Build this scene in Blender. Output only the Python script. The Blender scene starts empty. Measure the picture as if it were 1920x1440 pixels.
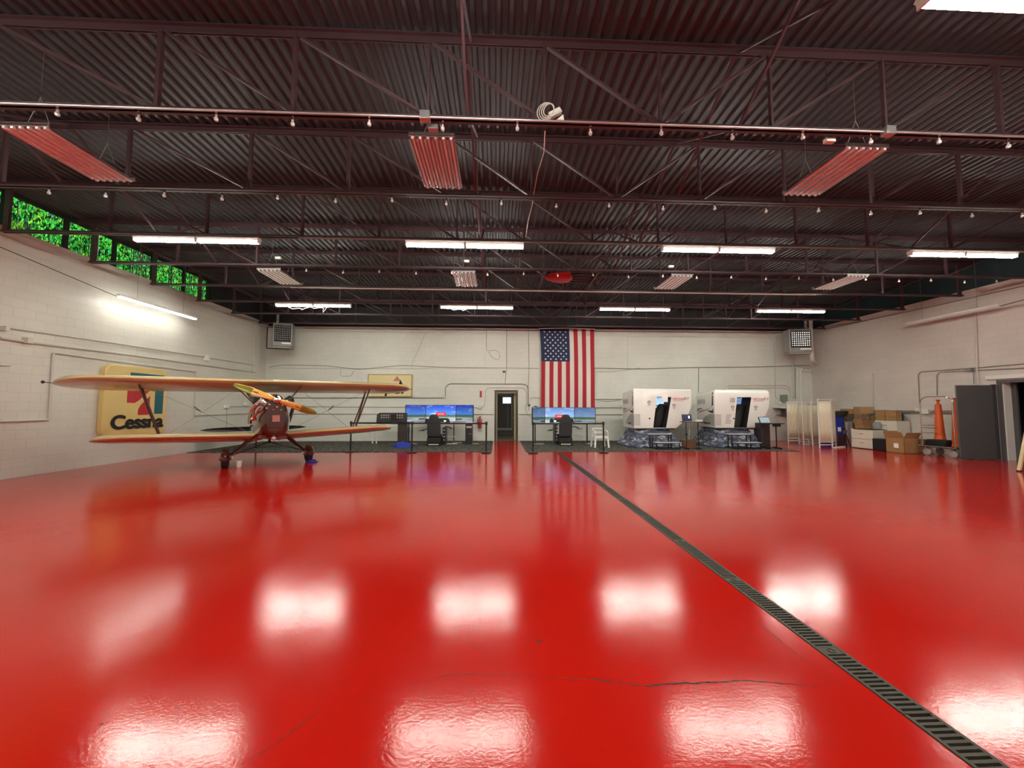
import bpy, bmesh, math, random
from mathutils import Vector, Matrix
random.seed(7)
PI = math.pi
R = math.radians
SC = bpy.context.scene
COL = SC.collection

# ---------------------------------------------------------------- camera
F_PX, PSI, PIT, ROLL, EYE = 721.0, R(2.35), R(3.5), R(0.1), 1.5
fw = Vector((math.sin(PSI)*math.cos(PIT), math.cos(PSI)*math.cos(PIT), math.sin(PIT)))
rt0 = Vector((math.cos(PSI), -math.sin(PSI), 0.0)); up0 = rt0.cross(fw)
rt = rt0*math.cos(ROLL) + up0*math.sin(ROLL); up = -rt0*math.sin(ROLL) + up0*math.cos(ROLL)
cam_d = bpy.data.cameras.new('camera'); cam = bpy.data.objects.new('camera', cam_d); COL.objects.link(cam)
cam_d.sensor_fit = 'HORIZONTAL'; cam_d.sensor_width = 36.0; cam_d.lens = 36.0*F_PX/1920.0
cam_d.clip_start = 0.05; cam_d.clip_end = 200
cam.matrix_world = Matrix(((rt.x, up.x, -fw.x, 0), (rt.y, up.y, -fw.y, 0), (rt.z, up.z, -fw.z, EYE), (0, 0, 0, 1)))
SC.camera = cam

def at(px, py, X=None, Y=None, Z=None):
    """point of a real wall / floor plane that the photograph shows at a pixel"""
    d = fw + rt*((px-960)/F_PX) - up*((py-720)/F_PX)
    if X is not None: t = X/d.x
    elif Y is not None: t = Y/d.y
    else: t = (Z-EYE)/d.z
    return Vector((0, 0, EYE)) + d*t

# ---------------------------------------------------------------- world, sun, exposure
w = bpy.data.worlds.new('world'); SC.world = w; w.use_nodes = True
nt = w.node_tree; bg = nt.nodes['Background']
sky = nt.nodes.new('ShaderNodeTexSky'); sky.sky_type = 'NISHITA'; sky.sun_disc = False
sky.sun_elevation = R(50); sky.sun_rotation = R(100)
nt.links.new(sky.outputs[0], bg.inputs[0]); bg.inputs[1].default_value = 0.12
sun_d = bpy.data.lights.new('sun', 'SUN'); sun_d.energy = 20.0; sun_d.angle = R(1); sun_d.color = (1, .96, .88)
sun = bpy.data.objects.new('sun', sun_d); COL.objects.link(sun)
sun.rotation_euler = (0, R(38), R(20))          # high sun from the +X side, lights the trees beyond the left wall
SC.view_settings.view_transform = 'Standard'; SC.view_settings.look = 'None'
SC.view_settings.gamma = 1.0; SC.view_settings.use_curve_mapping = False
SC.view_settings.exposure = 0.0
LAMP = 128.0                                      # radiance of the lit tubes' lenses

# ---------------------------------------------------------------- materials
def node(nt, t, **k):
    n = nt.nodes.new(t)
    for a, v in k.items():
        if a in n.inputs.keys(): n.inputs[a].default_value = v
        else: setattr(n, a, v)
    return n
def mat(name, col, rough=0.5, metal=0.0, var=0.0, vscale=3.0, bump=0.0, bscale=60.0, coat=0.0, spec=0.5, emit=None, es=0.0, trans=0.0):
    m = bpy.data.materials.new(name); m.use_nodes = True; t = m.node_tree; b = t.nodes['Principled BSDF']
    b.inputs['Base Color'].default_value = (*col, 1); b.inputs['Roughness'].default_value = rough
    b.inputs['Metallic'].default_value = metal; b.inputs['Coat Weight'].default_value = coat
    b.inputs['Coat Roughness'].default_value = 0.08; b.inputs['Specular IOR Level'].default_value = spec
    tc = node(t, 'ShaderNodeTexCoord')
    nz = node(t, 'ShaderNodeTexNoise', Scale=vscale, Detail=6.0); t.links.new(tc.outputs['Object'], nz.inputs['Vector'])
    mx = node(t, 'ShaderNodeMix', data_type='RGBA')
    v = max(var, 0.03)
    mx.inputs[6].default_value = (*[c*(1-v) for c in col], 1); mx.inputs[7].default_value = (*[min(1, c*(1+v)) for c in col], 1)
    t.links.new(nz.outputs['Fac'], mx.inputs[0]); t.links.new(mx.outputs[2], b.inputs['Base Color'])
    if bump:
        n2 = node(t, 'ShaderNodeTexNoise', Scale=bscale, Detail=4.0); t.links.new(tc.outputs['Object'], n2.inputs['Vector'])
        bp = node(t, 'ShaderNodeBump', Strength=bump, Distance=0.01); t.links.new(n2.outputs['Fac'], bp.inputs['Height']); t.links.new(bp.outputs[0], b.inputs['Normal'])
    if emit:
        b.inputs['Emission Color'].default_value = (*emit, 1); b.inputs['Emission Strength'].default_value = es
    return m

def block_mat(name, col, axes, rough=0.55, bw=0.4, bh=0.2, band=None):
    """painted concrete block; axes picks the wall's horizontal axis ('x' or 'y')"""
    m = bpy.data.materials.new(name); m.use_nodes = True; t = m.node_tree; b = t.nodes['Principled BSDF']
    tc = node(t, 'ShaderNodeTexCoord'); sp = node(t, 'ShaderNodeSeparateXYZ'); cb = node(t, 'ShaderNodeCombineXYZ')
    t.links.new(tc.outputs['Object'], sp.inputs[0])
    t.links.new(sp.outputs[0 if axes == 'x' else 1], cb.inputs[0]); t.links.new(sp.outputs[2], cb.inputs[1])
    br = node(t, 'ShaderNodeTexBrick'); br.inputs['Scale'].default_value = 1.0; br.inputs['Brick Width'].default_value = bw; br.inputs['Row Height'].default_value = bh
    br.inputs['Mortar Size'].default_value = 0.006; br.inputs['Mortar Smooth'].default_value = 0.6; br.offset = 0.5
    br.inputs['Color1'].default_value = (*col, 1); br.inputs['Color2'].default_value = (*[c*.965 for c in col], 1); br.inputs['Mortar'].default_value = (*[c*.86 for c in col], 1)
    t.links.new(cb.outputs[0], br.inputs['Vector'])
    nz = node(t, 'ShaderNodeTexNoise', Scale=0.7, Detail=8.0); t.links.new(tc.outputs['Object'], nz.inputs['Vector'])
    rp = node(t, 'ShaderNodeMapRange'); rp.inputs['From Min'].default_value = .3; rp.inputs['From Max'].default_value = .7; rp.inputs['To Min'].default_value = .9; rp.inputs['To Max'].default_value = 1.04
    t.links.new(nz.outputs['Fac'], rp.inputs['Value'])
    mx = node(t, 'ShaderNodeVectorMath', operation='SCALE'); t.links.new(br.outputs['Color'], mx.inputs[0]); t.links.new(rp.outputs[0], mx.inputs['Scale'])
    t.links.new(mx.outputs[0], b.inputs['Base Color']); b.inputs['Roughness'].default_value = rough
    n2 = node(t, 'ShaderNodeTexNoise', Scale=45.0, Detail=5.0); t.links.new(tc.outputs['Object'], n2.inputs['Vector'])
    iv = node(t, 'ShaderNodeMath', operation='SUBTRACT'); iv.inputs[0].default_value = 1.0; t.links.new(br.outputs['Fac'], iv.inputs[1])
    ad = node(t, 'ShaderNodeMath', operation='MULTIPLY_ADD'); ad.inputs[1].default_value = .12; t.links.new(n2.outputs['Fac'], ad.inputs[0]); t.links.new(iv.outputs[0], ad.inputs[2])
    bp = node(t, 'ShaderNodeBump', Strength=0.35, Distance=0.006); t.links.new(ad.outputs[0], bp.inputs['Height']); t.links.new(bp.outputs[0], b.inputs['Normal'])
    return m

def floor_mat():
    m = bpy.data.materials.new('red_epoxy'); m.use_nodes = True; t = m.node_tree; b = t.nodes['Principled BSDF']
    tc = node(t, 'ShaderNodeTexCoord')
    n1 = node(t, 'ShaderNodeTexNoise', Scale=0.35, Detail=5.0, Roughness=.6); t.links.new(tc.outputs['Object'], n1.inputs['Vector'])
    cr = node(t, 'ShaderNodeValToRGB'); cr.color_ramp.elements[0].position = .3; cr.color_ramp.elements[0].color = (.41, .007, .003, 1)
    cr.color_ramp.elements[1].position = .7; cr.color_ramp.elements[1].color = (.50, .010, .005, 1)
    t.links.new(n1.outputs['Fac'], cr.inputs[0])
    # specks of dirt
    n3 = node(t, 'ShaderNodeTexVoronoi', Scale=2.2); t.links.new(tc.outputs['Object'], n3.inputs['Vector'])
    lt = node(t, 'ShaderNodeMath', operation='LESS_THAN'); lt.inputs[1].default_value = .012; t.links.new(n3.outputs['Distance'], lt.inputs[0])
    mx = node(t, 'ShaderNodeMix', data_type='RGBA'); mx.inputs[7].default_value = (.05, .01, .008, 1)
    t.links.new(lt.outputs[0], mx.inputs[0]); t.links.new(cr.outputs[0], mx.inputs[6]); t.links.new(mx.outputs[2], b.inputs['Base Color'])
    n2 = node(t, 'ShaderNodeTexNoise', Scale=1.1, Detail=7.0, Roughness=.65); t.links.new(tc.outputs['Object'], n2.inputs['Vector'])
    rr = node(t, 'ShaderNodeMapRange'); rr.inputs['From Min'].default_value = .3; rr.inputs['From Max'].default_value = .7; rr.inputs['To Min'].default_value = .10; rr.inputs['To Max'].default_value = .145
    t.links.new(n2.outputs['Fac'], rr.inputs['Value']); t.links.new(rr.outputs[0], b.inputs['Roughness'])
    b.inputs['IOR'].default_value = 1.38; b.inputs['Specular IOR Level'].default_value = .5
    # orange peel + long undulation of the slab
    n4 = node(t, 'ShaderNodeTexNoise', Scale=60.0, Detail=4.0); t.links.new(tc.outputs['Object'], n4.inputs['Vector'])
    n5 = node(t, 'ShaderNodeTexNoise', Scale=2.6, Detail=3.0); t.links.new(tc.outputs['Object'], n5.inputs['Vector'])
    b1 = node(t, 'ShaderNodeBump', Strength=0.24, Distance=0.0022); t.links.new(n4.outputs['Fac'], b1.inputs['Height'])
    b2 = node(t, 'ShaderNodeBump', Strength=0.16, Distance=0.010); t.links.new(n5.outputs['Fac'], b2.inputs['Height']); t.links.new(b1.outputs[0], b2.inputs['Normal'])
    t.links.new(b2.outputs[0], b.inputs['Normal'])
    return m

def carpet_mat():
    m = mat('carpet', (.07, .075, .062), .95, 0, .1, 3, .8, 220)
    t = m.node_tree; b = t.nodes['Principled BSDF']; tc = node(t, 'ShaderNodeTexCoord')
    n = node(t, 'ShaderNodeTexNoise', Scale=9.0, Detail=8.0, Roughness=.8); t.links.new(tc.outputs['Object'], n.inputs['Vector'])
    cr = node(t, 'ShaderNodeValToRGB'); e = cr.color_ramp.elements
    e[0].position = .43; e[0].color = (.018, .018, .017, 1); e[1].position = .57; e[1].color = (.17, .16, .135, 1)
    t.links.new(n.outputs['Fac'], cr.inputs[0]); t.links.new(cr.outputs[0], b.inputs['Base Color']); b.inputs['Specular IOR Level'].default_value = .1
    return m

def screen_mat(name, top, bot, ground, strength=1.0, seed=0.0, hz=.36, clouds=.5):
    """lit display showing sky, a tree line and a runway apron"""
    m = bpy.data.materials.new(name); m.use_nodes = True; t = m.node_tree; b = t.nodes['Principled BSDF']
    b.inputs['Base Color'].default_value = (.01, .01, .012, 1); b.inputs['Roughness'].default_value = .25
    tc = node(t, 'ShaderNodeTexCoord'); sp = node(t, 'ShaderNodeSeparateXYZ'); t.links.new(tc.outputs['Generated'], sp.inputs[0])
    mp = node(t, 'ShaderNodeMapping'); mp.inputs['Location'].default_value = (seed, seed*2, 0); mp.inputs['Scale'].default_value = (1, 0, 2.4); t.links.new(tc.outputs['Generated'], mp.inputs[0])
    nz = node(t, 'ShaderNodeTexNoise', Scale=2.6, Detail=8.0, Roughness=.6); t.links.new(mp.outputs[0], nz.inputs['Vector'])
    cr = node(t, 'ShaderNodeValToRGB'); e = cr.color_ramp.elements; e[0].position = 0; e[0].color = (*bot, 1); e[1].position = 1; e[1].color = (*top, 1)
    mr = node(t, 'ShaderNodeMapRange'); mr.inputs['From Min'].default_value = hz; mr.inputs['From Max'].default_value = 1.0; t.links.new(sp.outputs[2], mr.inputs['Value']); t.links.new(mr.outputs[0], cr.inputs[0])
    cl = node(t, 'ShaderNodeMapRange'); cl.inputs['From Min'].default_value = .52; cl.inputs['From Max'].default_value = .72; cl.inputs['To Max'].default_value = clouds; t.links.new(nz.outputs['Fac'], cl.inputs['Value'])
    m1 = node(t, 'ShaderNodeMix', data_type='RGBA'); m1.inputs[7].default_value = (.85, .92, 1, 1); t.links.new(cl.outputs[0], m1.inputs[0]); t.links.new(cr.outputs[0], m1.inputs[6])
    # ground: green band then streaky apron
    mp2 = node(t, 'ShaderNodeMapping'); mp2.inputs['Scale'].default_value = (1.2, 0, 22); mp2.inputs['Rotation'].default_value = (0, R(4), 0); mp2.inputs['Location'].default_value = (seed, 0, seed); t.links.new(tc.outputs['Generated'], mp2.inputs[0])
    n2 = node(t, 'ShaderNodeTexNoise', Scale=1.0, Detail=2.0); t.links.new(mp2.outputs[0], n2.inputs['Vector'])
    gr = node(t, 'ShaderNodeValToRGB'); g = gr.color_ramp.elements; g[0].position = .4; g[0].color = (*[c*.45 for c in ground], 1); g[1].position = .6; g[1].color = (*ground, 1); t.links.new(n2.outputs['Fac'], gr.inputs[0])
    gb = node(t, 'ShaderNodeMath', operation='GREATER_THAN'); gb.inputs[1].default_value = hz-.12; t.links.new(sp.outputs[2], gb.inputs[0])
    m2 = node(t, 'ShaderNodeMix', data_type='RGBA'); m2.inputs[7].default_value = (.10, .22, .09, 1); t.links.new(gb.outputs[0], m2.inputs[0]); t.links.new(gr.outputs[0], m2.inputs[6])
    # jagged tree line
    mp3 = node(t, 'ShaderNodeMapping'); mp3.inputs['Scale'].default_value = (26, 0, 0); mp3.inputs['Location'].default_value = (seed*3, 0, 0); t.links.new(tc.outputs['Generated'], mp3.inputs[0])
    n3 = node(t, 'ShaderNodeTexNoise', Scale=1.0, Detail=4.0); t.links.new(mp3.outputs[0], n3.inputs['Vector'])
    hh = node(t, 'ShaderNodeMath', operation='MULTIPLY_ADD'); hh.inputs[1].default_value = .16; hh.inputs[2].default_value = hz-.05; t.links.new(n3.outputs['Fac'], hh.inputs[0])
    lt = node(t, 'ShaderNodeMath', operation='LESS_THAN'); t.links.new(sp.outputs[2], lt.inputs[0]); t.links.new(hh.outputs[0], lt.inputs[1])
    m3 = node(t, 'ShaderNodeMix', data_type='RGBA'); m3.inputs[7].default_value = (.015, .045, .06, 1); t.links.new(lt.outputs[0], m3.inputs[0]); t.links.new(m1.outputs[2], m3.inputs[6])
    lg = node(t, 'ShaderNodeMath', operation='LESS_THAN'); lg.inputs[1].default_value = hz; t.links.new(sp.outputs[2], lg.inputs[0])
    m4 = node(t, 'ShaderNodeMix', data_type='RGBA'); t.links.new(lg.outputs[0], m4.inputs[0]); t.links.new(m3.outputs[2], m4.inputs[6]); t.links.new(m2.outputs[2], m4.inputs[7])
    t.links.new(m4.outputs[2], b.inputs['Emission Color']); b.inputs['Emission Strength'].default_value = strength
    return m

def emis(name, col, s):
    m = bpy.data.materials.new(name); m.use_nodes = True; t = m.node_tree; b = t.nodes['Principled BSDF']
    b.inputs['Base Color'].default_value = (.02, .02, .02, 1); b.inputs['Emission Color'].default_value = (*col, 1); b.inputs['Emission Strength'].default_value = s
    return m

M = {}
M['floor'] = floor_mat()
M['wall_l'] = block_mat('painted_block_left', (.68, .65, .58), 'y', .42)
M['wall_b'] = block_mat('painted_block_back', (.70, .69, .63), 'x', .5)
M['wall_r'] = block_mat('painted_block_right', (.66, .60, .55), 'y', .5)
M['dark_wall'] = mat('dark_upper_wall', (.022, .022, .026), .7, 0, .3, 2)
M['teal_wall'] = mat('dark_teal_upper_wall', (.012, .035, .042), .6, 0, .35, 1.2)
M['deck'] = mat('maroon_brown_deck', (.032, .032, .036), .55, 0, .25, 1.5)
M['steel'] = mat('maroon_steel', (.060, .028, .034), .5, 0, .25, 3)
M['carpet'] = carpet_mat()
M['conduit'] = mat('painted_conduit', (.58, .55, .50), .4, 0, .05)
M['conduit_d'] = mat('dark_grey_cable', (.22, .21, .19), .5)  # plain darker grey for cables, hangers and the greyer conduits
M['galv'] = mat('galvanised', (.62, .60, .60), .3, .85, .1, 20)
M['lens'] = emis('lit_lens', (1.0, 1.0, .88), LAMP)
M['lens2'] = emis('lit_wall_tube', (1.0, 1.0, .92), LAMP*.21)
M['white'] = mat('white_metal', (.75, .74, .70), .4)
M['mirror'] = mat('polished_reflector', (.88, .88, .88), .24, 1.0)
M['tube_off'] = mat('unlit_tube', (.75, .74, .74), .25)
M['black'] = mat('black_plastic', (.012, .012, .013), .4, 0, .1)
M['blackm'] = mat('black_matte', (.010, .010, .011), .75, 0, .1)
M['grate'] = mat('cast_iron_grate', (.055, .045, .033), .6, .3, .35, 30)
M['chrome'] = mat('chrome', (.8, .8, .8), .12, 1.0)
M['glassbulb'] = mat('bulb_glass', (.75, .75, .75), .08, .3, coat=1)
M['yellow'] = mat('aged_yellow_sign', (.70, .52, .20), .35, 0, .12, 2.5, coat=.3)
M['signred'] = mat('sign_red', (.45, .02, .03), .35)
M['signteal'] = mat('sign_teal', (.01, .11, .14), .35)
M['wing'] = mat('varnished_yellow_fabric', (.58, .42, .21), .25, 0, .05, 2, coat=.6)
M['maroon'] = mat('gloss_maroon_brown', (.050, .010, .006), .15, 0, .1, 2, coat=1)
M['maroon2'] = mat('strut_brown', (.06, .022, .015), .3, .2, .1, 2, coat=.4)
M['wood'] = mat('varnished_propeller_wood', (.85, .42, .10), .2, 0, .12, 6, coat=1)
M['olive'] = mat('brass_tip', (.26, .23, .03), .3, .4, coat=.5)
M['rubber'] = mat('tyre_rubber', (.012, .012, .012), .7)
M['red'] = mat('red_paint', (.45, .02, .02), .35)
M['blue_cloth'] = mat('blue_cloth', (.02, .04, .35), .8)
M['pod'] = mat('white_gelcoat', (.78, .76, .73), .22, 0, .03, 1, coat=.5)
M['podgrey'] = mat('grey_decal', (.32, .31, .28), .4)
M['txt_dark'] = mat('dark_lettering', (.04, .035, .035), .5)
M['txt_red'] = mat('red_lettering', (.6, .02, .02), .5)
M['txt_grey'] = mat('grey_lettering', (.25, .17, .16), .5)
M['card'] = mat('cardboard', (.36, .20, .085), .8, 0, .15, 4)
M['card2'] = mat('darker_cardboard', (.27, .15, .07), .8, 0, .15, 4)
M['tape'] = mat('brown_tape', (.42, .25, .13), .2)
M['cream'] = mat('cream_laminate', (.72, .66, .55), .45)
M['orange'] = mat('orange_rubber', (.62, .10, .015), .45, 0, .12, 5)
M['locker'] = mat('blue_steel', (.012, .035, .30), .35)
M['doorgrey'] = mat('grey_door_paint', (.085, .085, .088), .45, 0, .15, 2)
M['frame_br'] = mat('dark_bronze_frame', (.07, .058, .042), .4, .2)
M['cloth'] = mat('cream_gathered_cloth', (.74, .66, .50), .8, 0, .08, 6)
M['paper'] = mat('paper', (.85, .85, .85), .7)
M['treadgrey'] = mat('tread_grey', (.5, .49, .47), .5)
M['brown'] = mat('brown_leather', (.16, .065, .03), .5)
M['lwood'] = mat('pale_wood', (.62, .48, .28), .5, 0, .12, 8)
M['glow'] = emis('white_screen_panel', (.9, .95, 1), 1.2)
M['popup'] = emis('red_message_panel', (1, .02, .06), .85)

# ---------------------------------------------------------------- mesh helpers
class MB:
    def __init__(s): s.v = []; s.f = []; s.mi = []; s.m = 0
    def add(s, vs, fs):
        n = len(s.v); s.v += [tuple(v) for v in vs]
        for f in fs: s.f.append([n+i for i in f]); s.mi.append(s.m)
        return s
    def mat(s, i): s.m = i; return s
    def box(s, x0, x1, y0, y1, z0, z1, T=None):
        vs = [Vector((x, y, z)) for x in (x0, x1) for y in (y0, y1) for z in (z0, z1)]
        if T is not None: vs = [T @ v for v in vs]
        return s.add(vs, [(0, 1, 3, 2), (4, 6, 7, 5), (0, 4, 5, 1), (2, 3, 7, 6), (0, 2, 6, 4), (1, 5, 7, 3)])
    def cbox(s, c, d, T=None): return s.box(c[0]-d[0]/2, c[0]+d[0]/2, c[1]-d[1]/2, c[1]+d[1]/2, c[2]-d[2]/2, c[2]+d[2]/2, T)
    def bar(s, a, b, w, h, upv=(0, 0, 1)):
        a = Vector(a); b = Vector(b); d = (b-a).normalized(); u = Vector(upv)
        if abs(d.dot(u)) > .98: u = Vector((0, 1, 0))
        sx = d.cross(u).normalized()*w/2; uz = sx.cross(d).normalized()*h/2
        vs = [p+i*sx+j*uz for p in (a, b) for i, j in ((-1, -1), (1, -1), (1, 1), (-1, 1))]
        return s.add(vs, [(3, 2, 1, 0), (4, 5, 6, 7), (0, 1, 5, 4), (1, 2, 6, 5), (2, 3, 7, 6), (3, 0, 4, 7)])
    def tube(s, pts, r, n=8, caps=True, closed=False):
        pts = [Vector(p) for p in pts]; rs = r if isinstance(r, (list, tuple)) else [r]*len(pts)
        rings = []; prev = None
        for i, p in enumerate(pts):
            if closed: d = (pts[(i+1) % len(pts)]-pts[i-1]).normalized()
            elif i == 0: d = (pts[1]-p).normalized()
            elif i == len(pts)-1: d = (p-pts[i-1]).normalized()
            else: d = ((pts[i+1]-p).normalized()+(p-pts[i-1]).normalized()).normalized()
            if prev is None:
                u = Vector((0, 0, 1)) if abs(d.z) < .9 else Vector((0, 1, 0)); a = d.cross(u).normalized()
            else:
                a = (prev-d*prev.dot(d)).normalized()
            prev = a; b2 = d.cross(a)
            rings.append([p+(a*math.cos(2*PI*k/n)+b2*math.sin(2*PI*k/n))*rs[i] for k in range(n)])
        vs = [q for g in rings for q in g]; fs = []
        m = len(rings)
        for i in range(m if closed else m-1):
            j = (i+1) % m
            for k in range(n): fs.append((i*n+k, i*n+(k+1) % n, j*n+(k+1) % n, j*n+k))
        if caps and not closed: fs += [tuple(range(n))[::-1], tuple((m-1)*n+k for k in range(n))]
        return s.add(vs, fs)
    def lathe(s, prof, T=None, n=20):
        """prof: list of (r, z); revolved about local z"""
        vs = []; fs = []
        for r, z in prof:
            for k in range(n):
                v = Vector((r*math.cos(2*PI*k/n), r*math.sin(2*PI*k/n), z)); vs.append(T @ v if T is not None else v)
        m = len(prof)
        for i in range(m-1):
            for k in range(n): fs.append((i*n+k, i*n+(k+1) % n, (i+1)*n+(k+1) % n, (i+1)*n+k))
        fs += [tuple(range(n))[::-1], tuple((m-1)*n+k for k in range(n))]
        return s.add(vs, fs)
    def loft(s, rings, caps=True, closed_ring=True):
        n = len(rings[0]); vs = [q for g in rings for q in g]; fs = []
        for i in range(len(rings)-1):
            for k in range(n if closed_ring else n-1): fs.append((i*n+k, i*n+(k+1) % n, (i+1)*n+(k+1) % n, (i+1)*n+k))
        if caps: fs += [tuple(range(n))[::-1], tuple((len(rings)-1)*n+k for k in range(n))]
        return s.add(vs, fs)
    def prism(s, poly, d0, d1, axis='y', T=None):
        """poly in the two other axes"""
        def mk(p, d):
            v = Vector((p[0], d, p[1])) if axis == 'y' else (Vector((d, p[0], p[1])) if axis == 'x' else Vector((p[0], p[1], d)))
            return T @ v if T is not None else v
        n = len(poly); vs = [mk(p, d0) for p in poly]+[mk(p, d1) for p in poly]
        return s.add(vs, [tuple(range(n)), tuple(range(2*n-1, n-1, -1))]+[(k, n+k, n+(k+1) % n, (k+1) % n) for k in range(n)])
    def ball(s, c, r, n=12, sx=1, sy=1, sz=1):
        pr = [(max(1e-4, math.sin(PI*i/8))*r, -math.cos(PI*i/8)*r) for i in range(9)]
        return s.lathe([(a, b) for a, b in pr], Matrix.Translation(c) @ Matrix.Diagonal((sx, sy, sz, 1)), n)
    def build(s, name, mt, parent=None, smooth=False, bevel=0.0, seg=2, kind=None):
        me = bpy.data.meshes.new(name); me.from_pydata(s.v, [], s.f)
        ms = mt if isinstance(mt, (list, tuple)) else [mt]
        for m_ in ms: me.materials.append(M[m_] if isinstance(m_, str) else m_)
        for p, i in zip(me.polygons, s.mi): p.material_index = i; p.use_smooth = smooth
        bm = bmesh.new(); bm.from_mesh(me); bmesh.ops.recalc_face_normals(bm, faces=bm.faces); bm.to_mesh(me); bm.free()
        me.update()
        o = bpy.data.objects.new(name, me); COL.objects.link(o)
        if parent is not None: o.parent = parent
        if bevel:
            b = o.modifiers.new('b', 'BEVEL'); b.width = bevel; b.segments = seg; b.limit_method = 'ANGLE'; b.angle_limit = R(35)
        if smooth or bevel:
            if smooth or bevel > .01:
                for p in me.polygons: p.use_smooth = True
            try: me.set_sharp_from_angle(angle=R(40))
            except Exception: pass
        if kind: o['kind'] = kind
        return o

def thing(name, label, cat, loc=(0, 0, 0), rz=0.0, group=None):
    o = bpy.data.objects.new(name, None); COL.objects.link(o); o.location = loc; o.rotation_euler = (0, 0, rz)
    o['label'] = label; o['category'] = cat; o.empty_display_size = .2
    if group: o['group'] = group
    return o
def tag(o, label, cat, group=None):
    o['label'] = label; o['category'] = cat
    if group: o['group'] = group
    return o
def dup(root, loc=None, rz=None, label=None, group=None):
    r = root.copy(); COL.objects.link(r)
    if loc is not None: r.location = loc
    if rz is not None: r.rotation_euler = (0, 0, rz)
    if label: r['label'] = label
    if group: r['group'] = group
    for ch in list(root.children):
        c = ch.copy(); COL.objects.link(c); c.parent = r
        for g in list(ch.children):
            d = g.copy(); COL.objects.link(d); d.parent = c
    return r
def arc_pts(pts, r=.08, n=4):
    """round the corners of a polyline"""
    pts = [Vector(p) for p in pts]; out = [pts[0]]
    for i in range(1, len(pts)-1):
        a, b, c = pts[i-1], pts[i], pts[i+1]; d1 = (a-b); d2 = (c-b); rr = min(r, d1.length*.45, d2.length*.45)
        p0 = b+d1.normalized()*rr; p2 = b+d2.normalized()*rr
        for k in range(n+1):
            t = k/n; out.append(p0*(1-t)**2+b*2*t*(1-t)+p2*t*t)
    out.append(pts[-1]); return out
def text(body, name, mt, size, T, parent=None, bold=0.0, depth=.003, shear=0.0, align='CENTER', spacing=1.0):
    cu = bpy.data.curves.new(name, 'FONT'); cu.body = body; cu.size = size; cu.extrude = depth; cu.offset = bold; cu.shear = shear
    cu.align_x = align; cu.align_y = 'CENTER'; cu.space_character = spacing
    cu.offset = 0.0; o = bpy.data.objects.new(name, cu); COL.objects.link(o)
    dg = bpy.context.evaluated_depsgraph_get(); me = bpy.data.meshes.new_from_object(o.evaluated_get(dg))
    if bold:
        bm = bmesh.new()
        for i, (dx, dy) in enumerate(((0, 0), (1, 0), (-1, 0), (0, 1), (0, -1), (.7, .7), (-.7, .7), (.7, -.7), (-.7, -.7))):
            m2 = me.copy(); m2.transform(Matrix.Translation((dx*bold*size, dy*bold*size, i*.00012))); bm.from_mesh(m2)
        bm.to_mesh(me); bm.free()
    bpy.data.objects.remove(o); me.name = name; me.transform(T); me.materials.clear(); me.materials.append(M[mt])
    q = bpy.data.objects.new(name, me); COL.objects.link(q)
    if parent is not None: q.parent = parent
    return q
FRONT = Matrix.Rotation(R(90), 4, 'X')                       # text standing up, read from -Y
LEFTW = Matrix.Rotation(R(90), 4, 'Z') @ Matrix.Rotation(R(90), 4, 'X')   # on the left wall, read from +X

XL, XR, YB, YF, ZW, ZD = -10.15, 14.75, 17.35, -4.0, 5.12, 6.06
# ================================================================ the shell
def grid_floor():
    b = MB(); ch0, ch1, ye = 1.995, 2.155, 12.72
    for x0, x1, y0, y1 in ((XL-.2, ch0, YF-.2, YB+.2), (ch1, XR+.2, YF-.2, YB+.2), (ch0, ch1, ye, YB+.2)):
        b.box(x0, x1, y0, y1, -.12, 0)
    b.mat(2).box(ch0, ch1, YF-.2, ye, -.12, -.07)
    # wide joint repaired badly: a crack and two scratches, thin films of grime lying in the paint
    b.mat(1)
    def crack(pts, w, jit):
        P = []; rnd = random.Random(3)
        for i in range(len(pts)-1):
            a = Vector(pts[i]); c = Vector(pts[i+1]); n = max(2, int((c-a).length/.02))
            for k in range(n): P.append(a.lerp(c, k/n)+Vector((0, rnd.uniform(-jit, jit))))
        P.append(Vector(pts[-1]))
        for i in range(len(P)-1):
            a, c = P[i], P[i+1]; d = (c-a).normalized(); q = Vector((-d.y, d.x))*w*rnd.uniform(.2, 1)*(.35+.65*math.sin(PI*i/len(P)))
            b.add([(a.x+q.x, a.y+q.y, .0006), (a.x-q.x, a.y-q.y, .0006), (c.x-q.x, c.y-q.y, .0006), (c.x+q.x, c.y+q.y, .0006)], [(0, 1, 2, 3)])
    g = lambda x, y: at(x, y, Z=0).xy
    crack([g(1035, 1270), g(1130, 1276), g(1210, 1286), g(1290, 1281), g(1400, 1277), g(1530, 1286)], .0075, .006)
    crack([g(760, 1282), g(850, 1264), g(950, 1266), g(1035, 1270)], .0025, .006)
    crack([g(1415, 1160), g(1470, 1207), g(1522, 1248)], .004, .002)
    crack([g(440, 1440), g(530, 1385), g(600, 1330)], .003, .006)
    crack([g(1003, 1201), g(1014, 1202)], .016, .004)
    crack([g(398, 1164), g(403, 1164)], .012, .002)
    crack([g(186, 1360), g(194, 1356)], .012, .002)
    return b.build('floor', ['floor', 'blackm', 'blackm'], kind='structure')
grid_floor()

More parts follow.
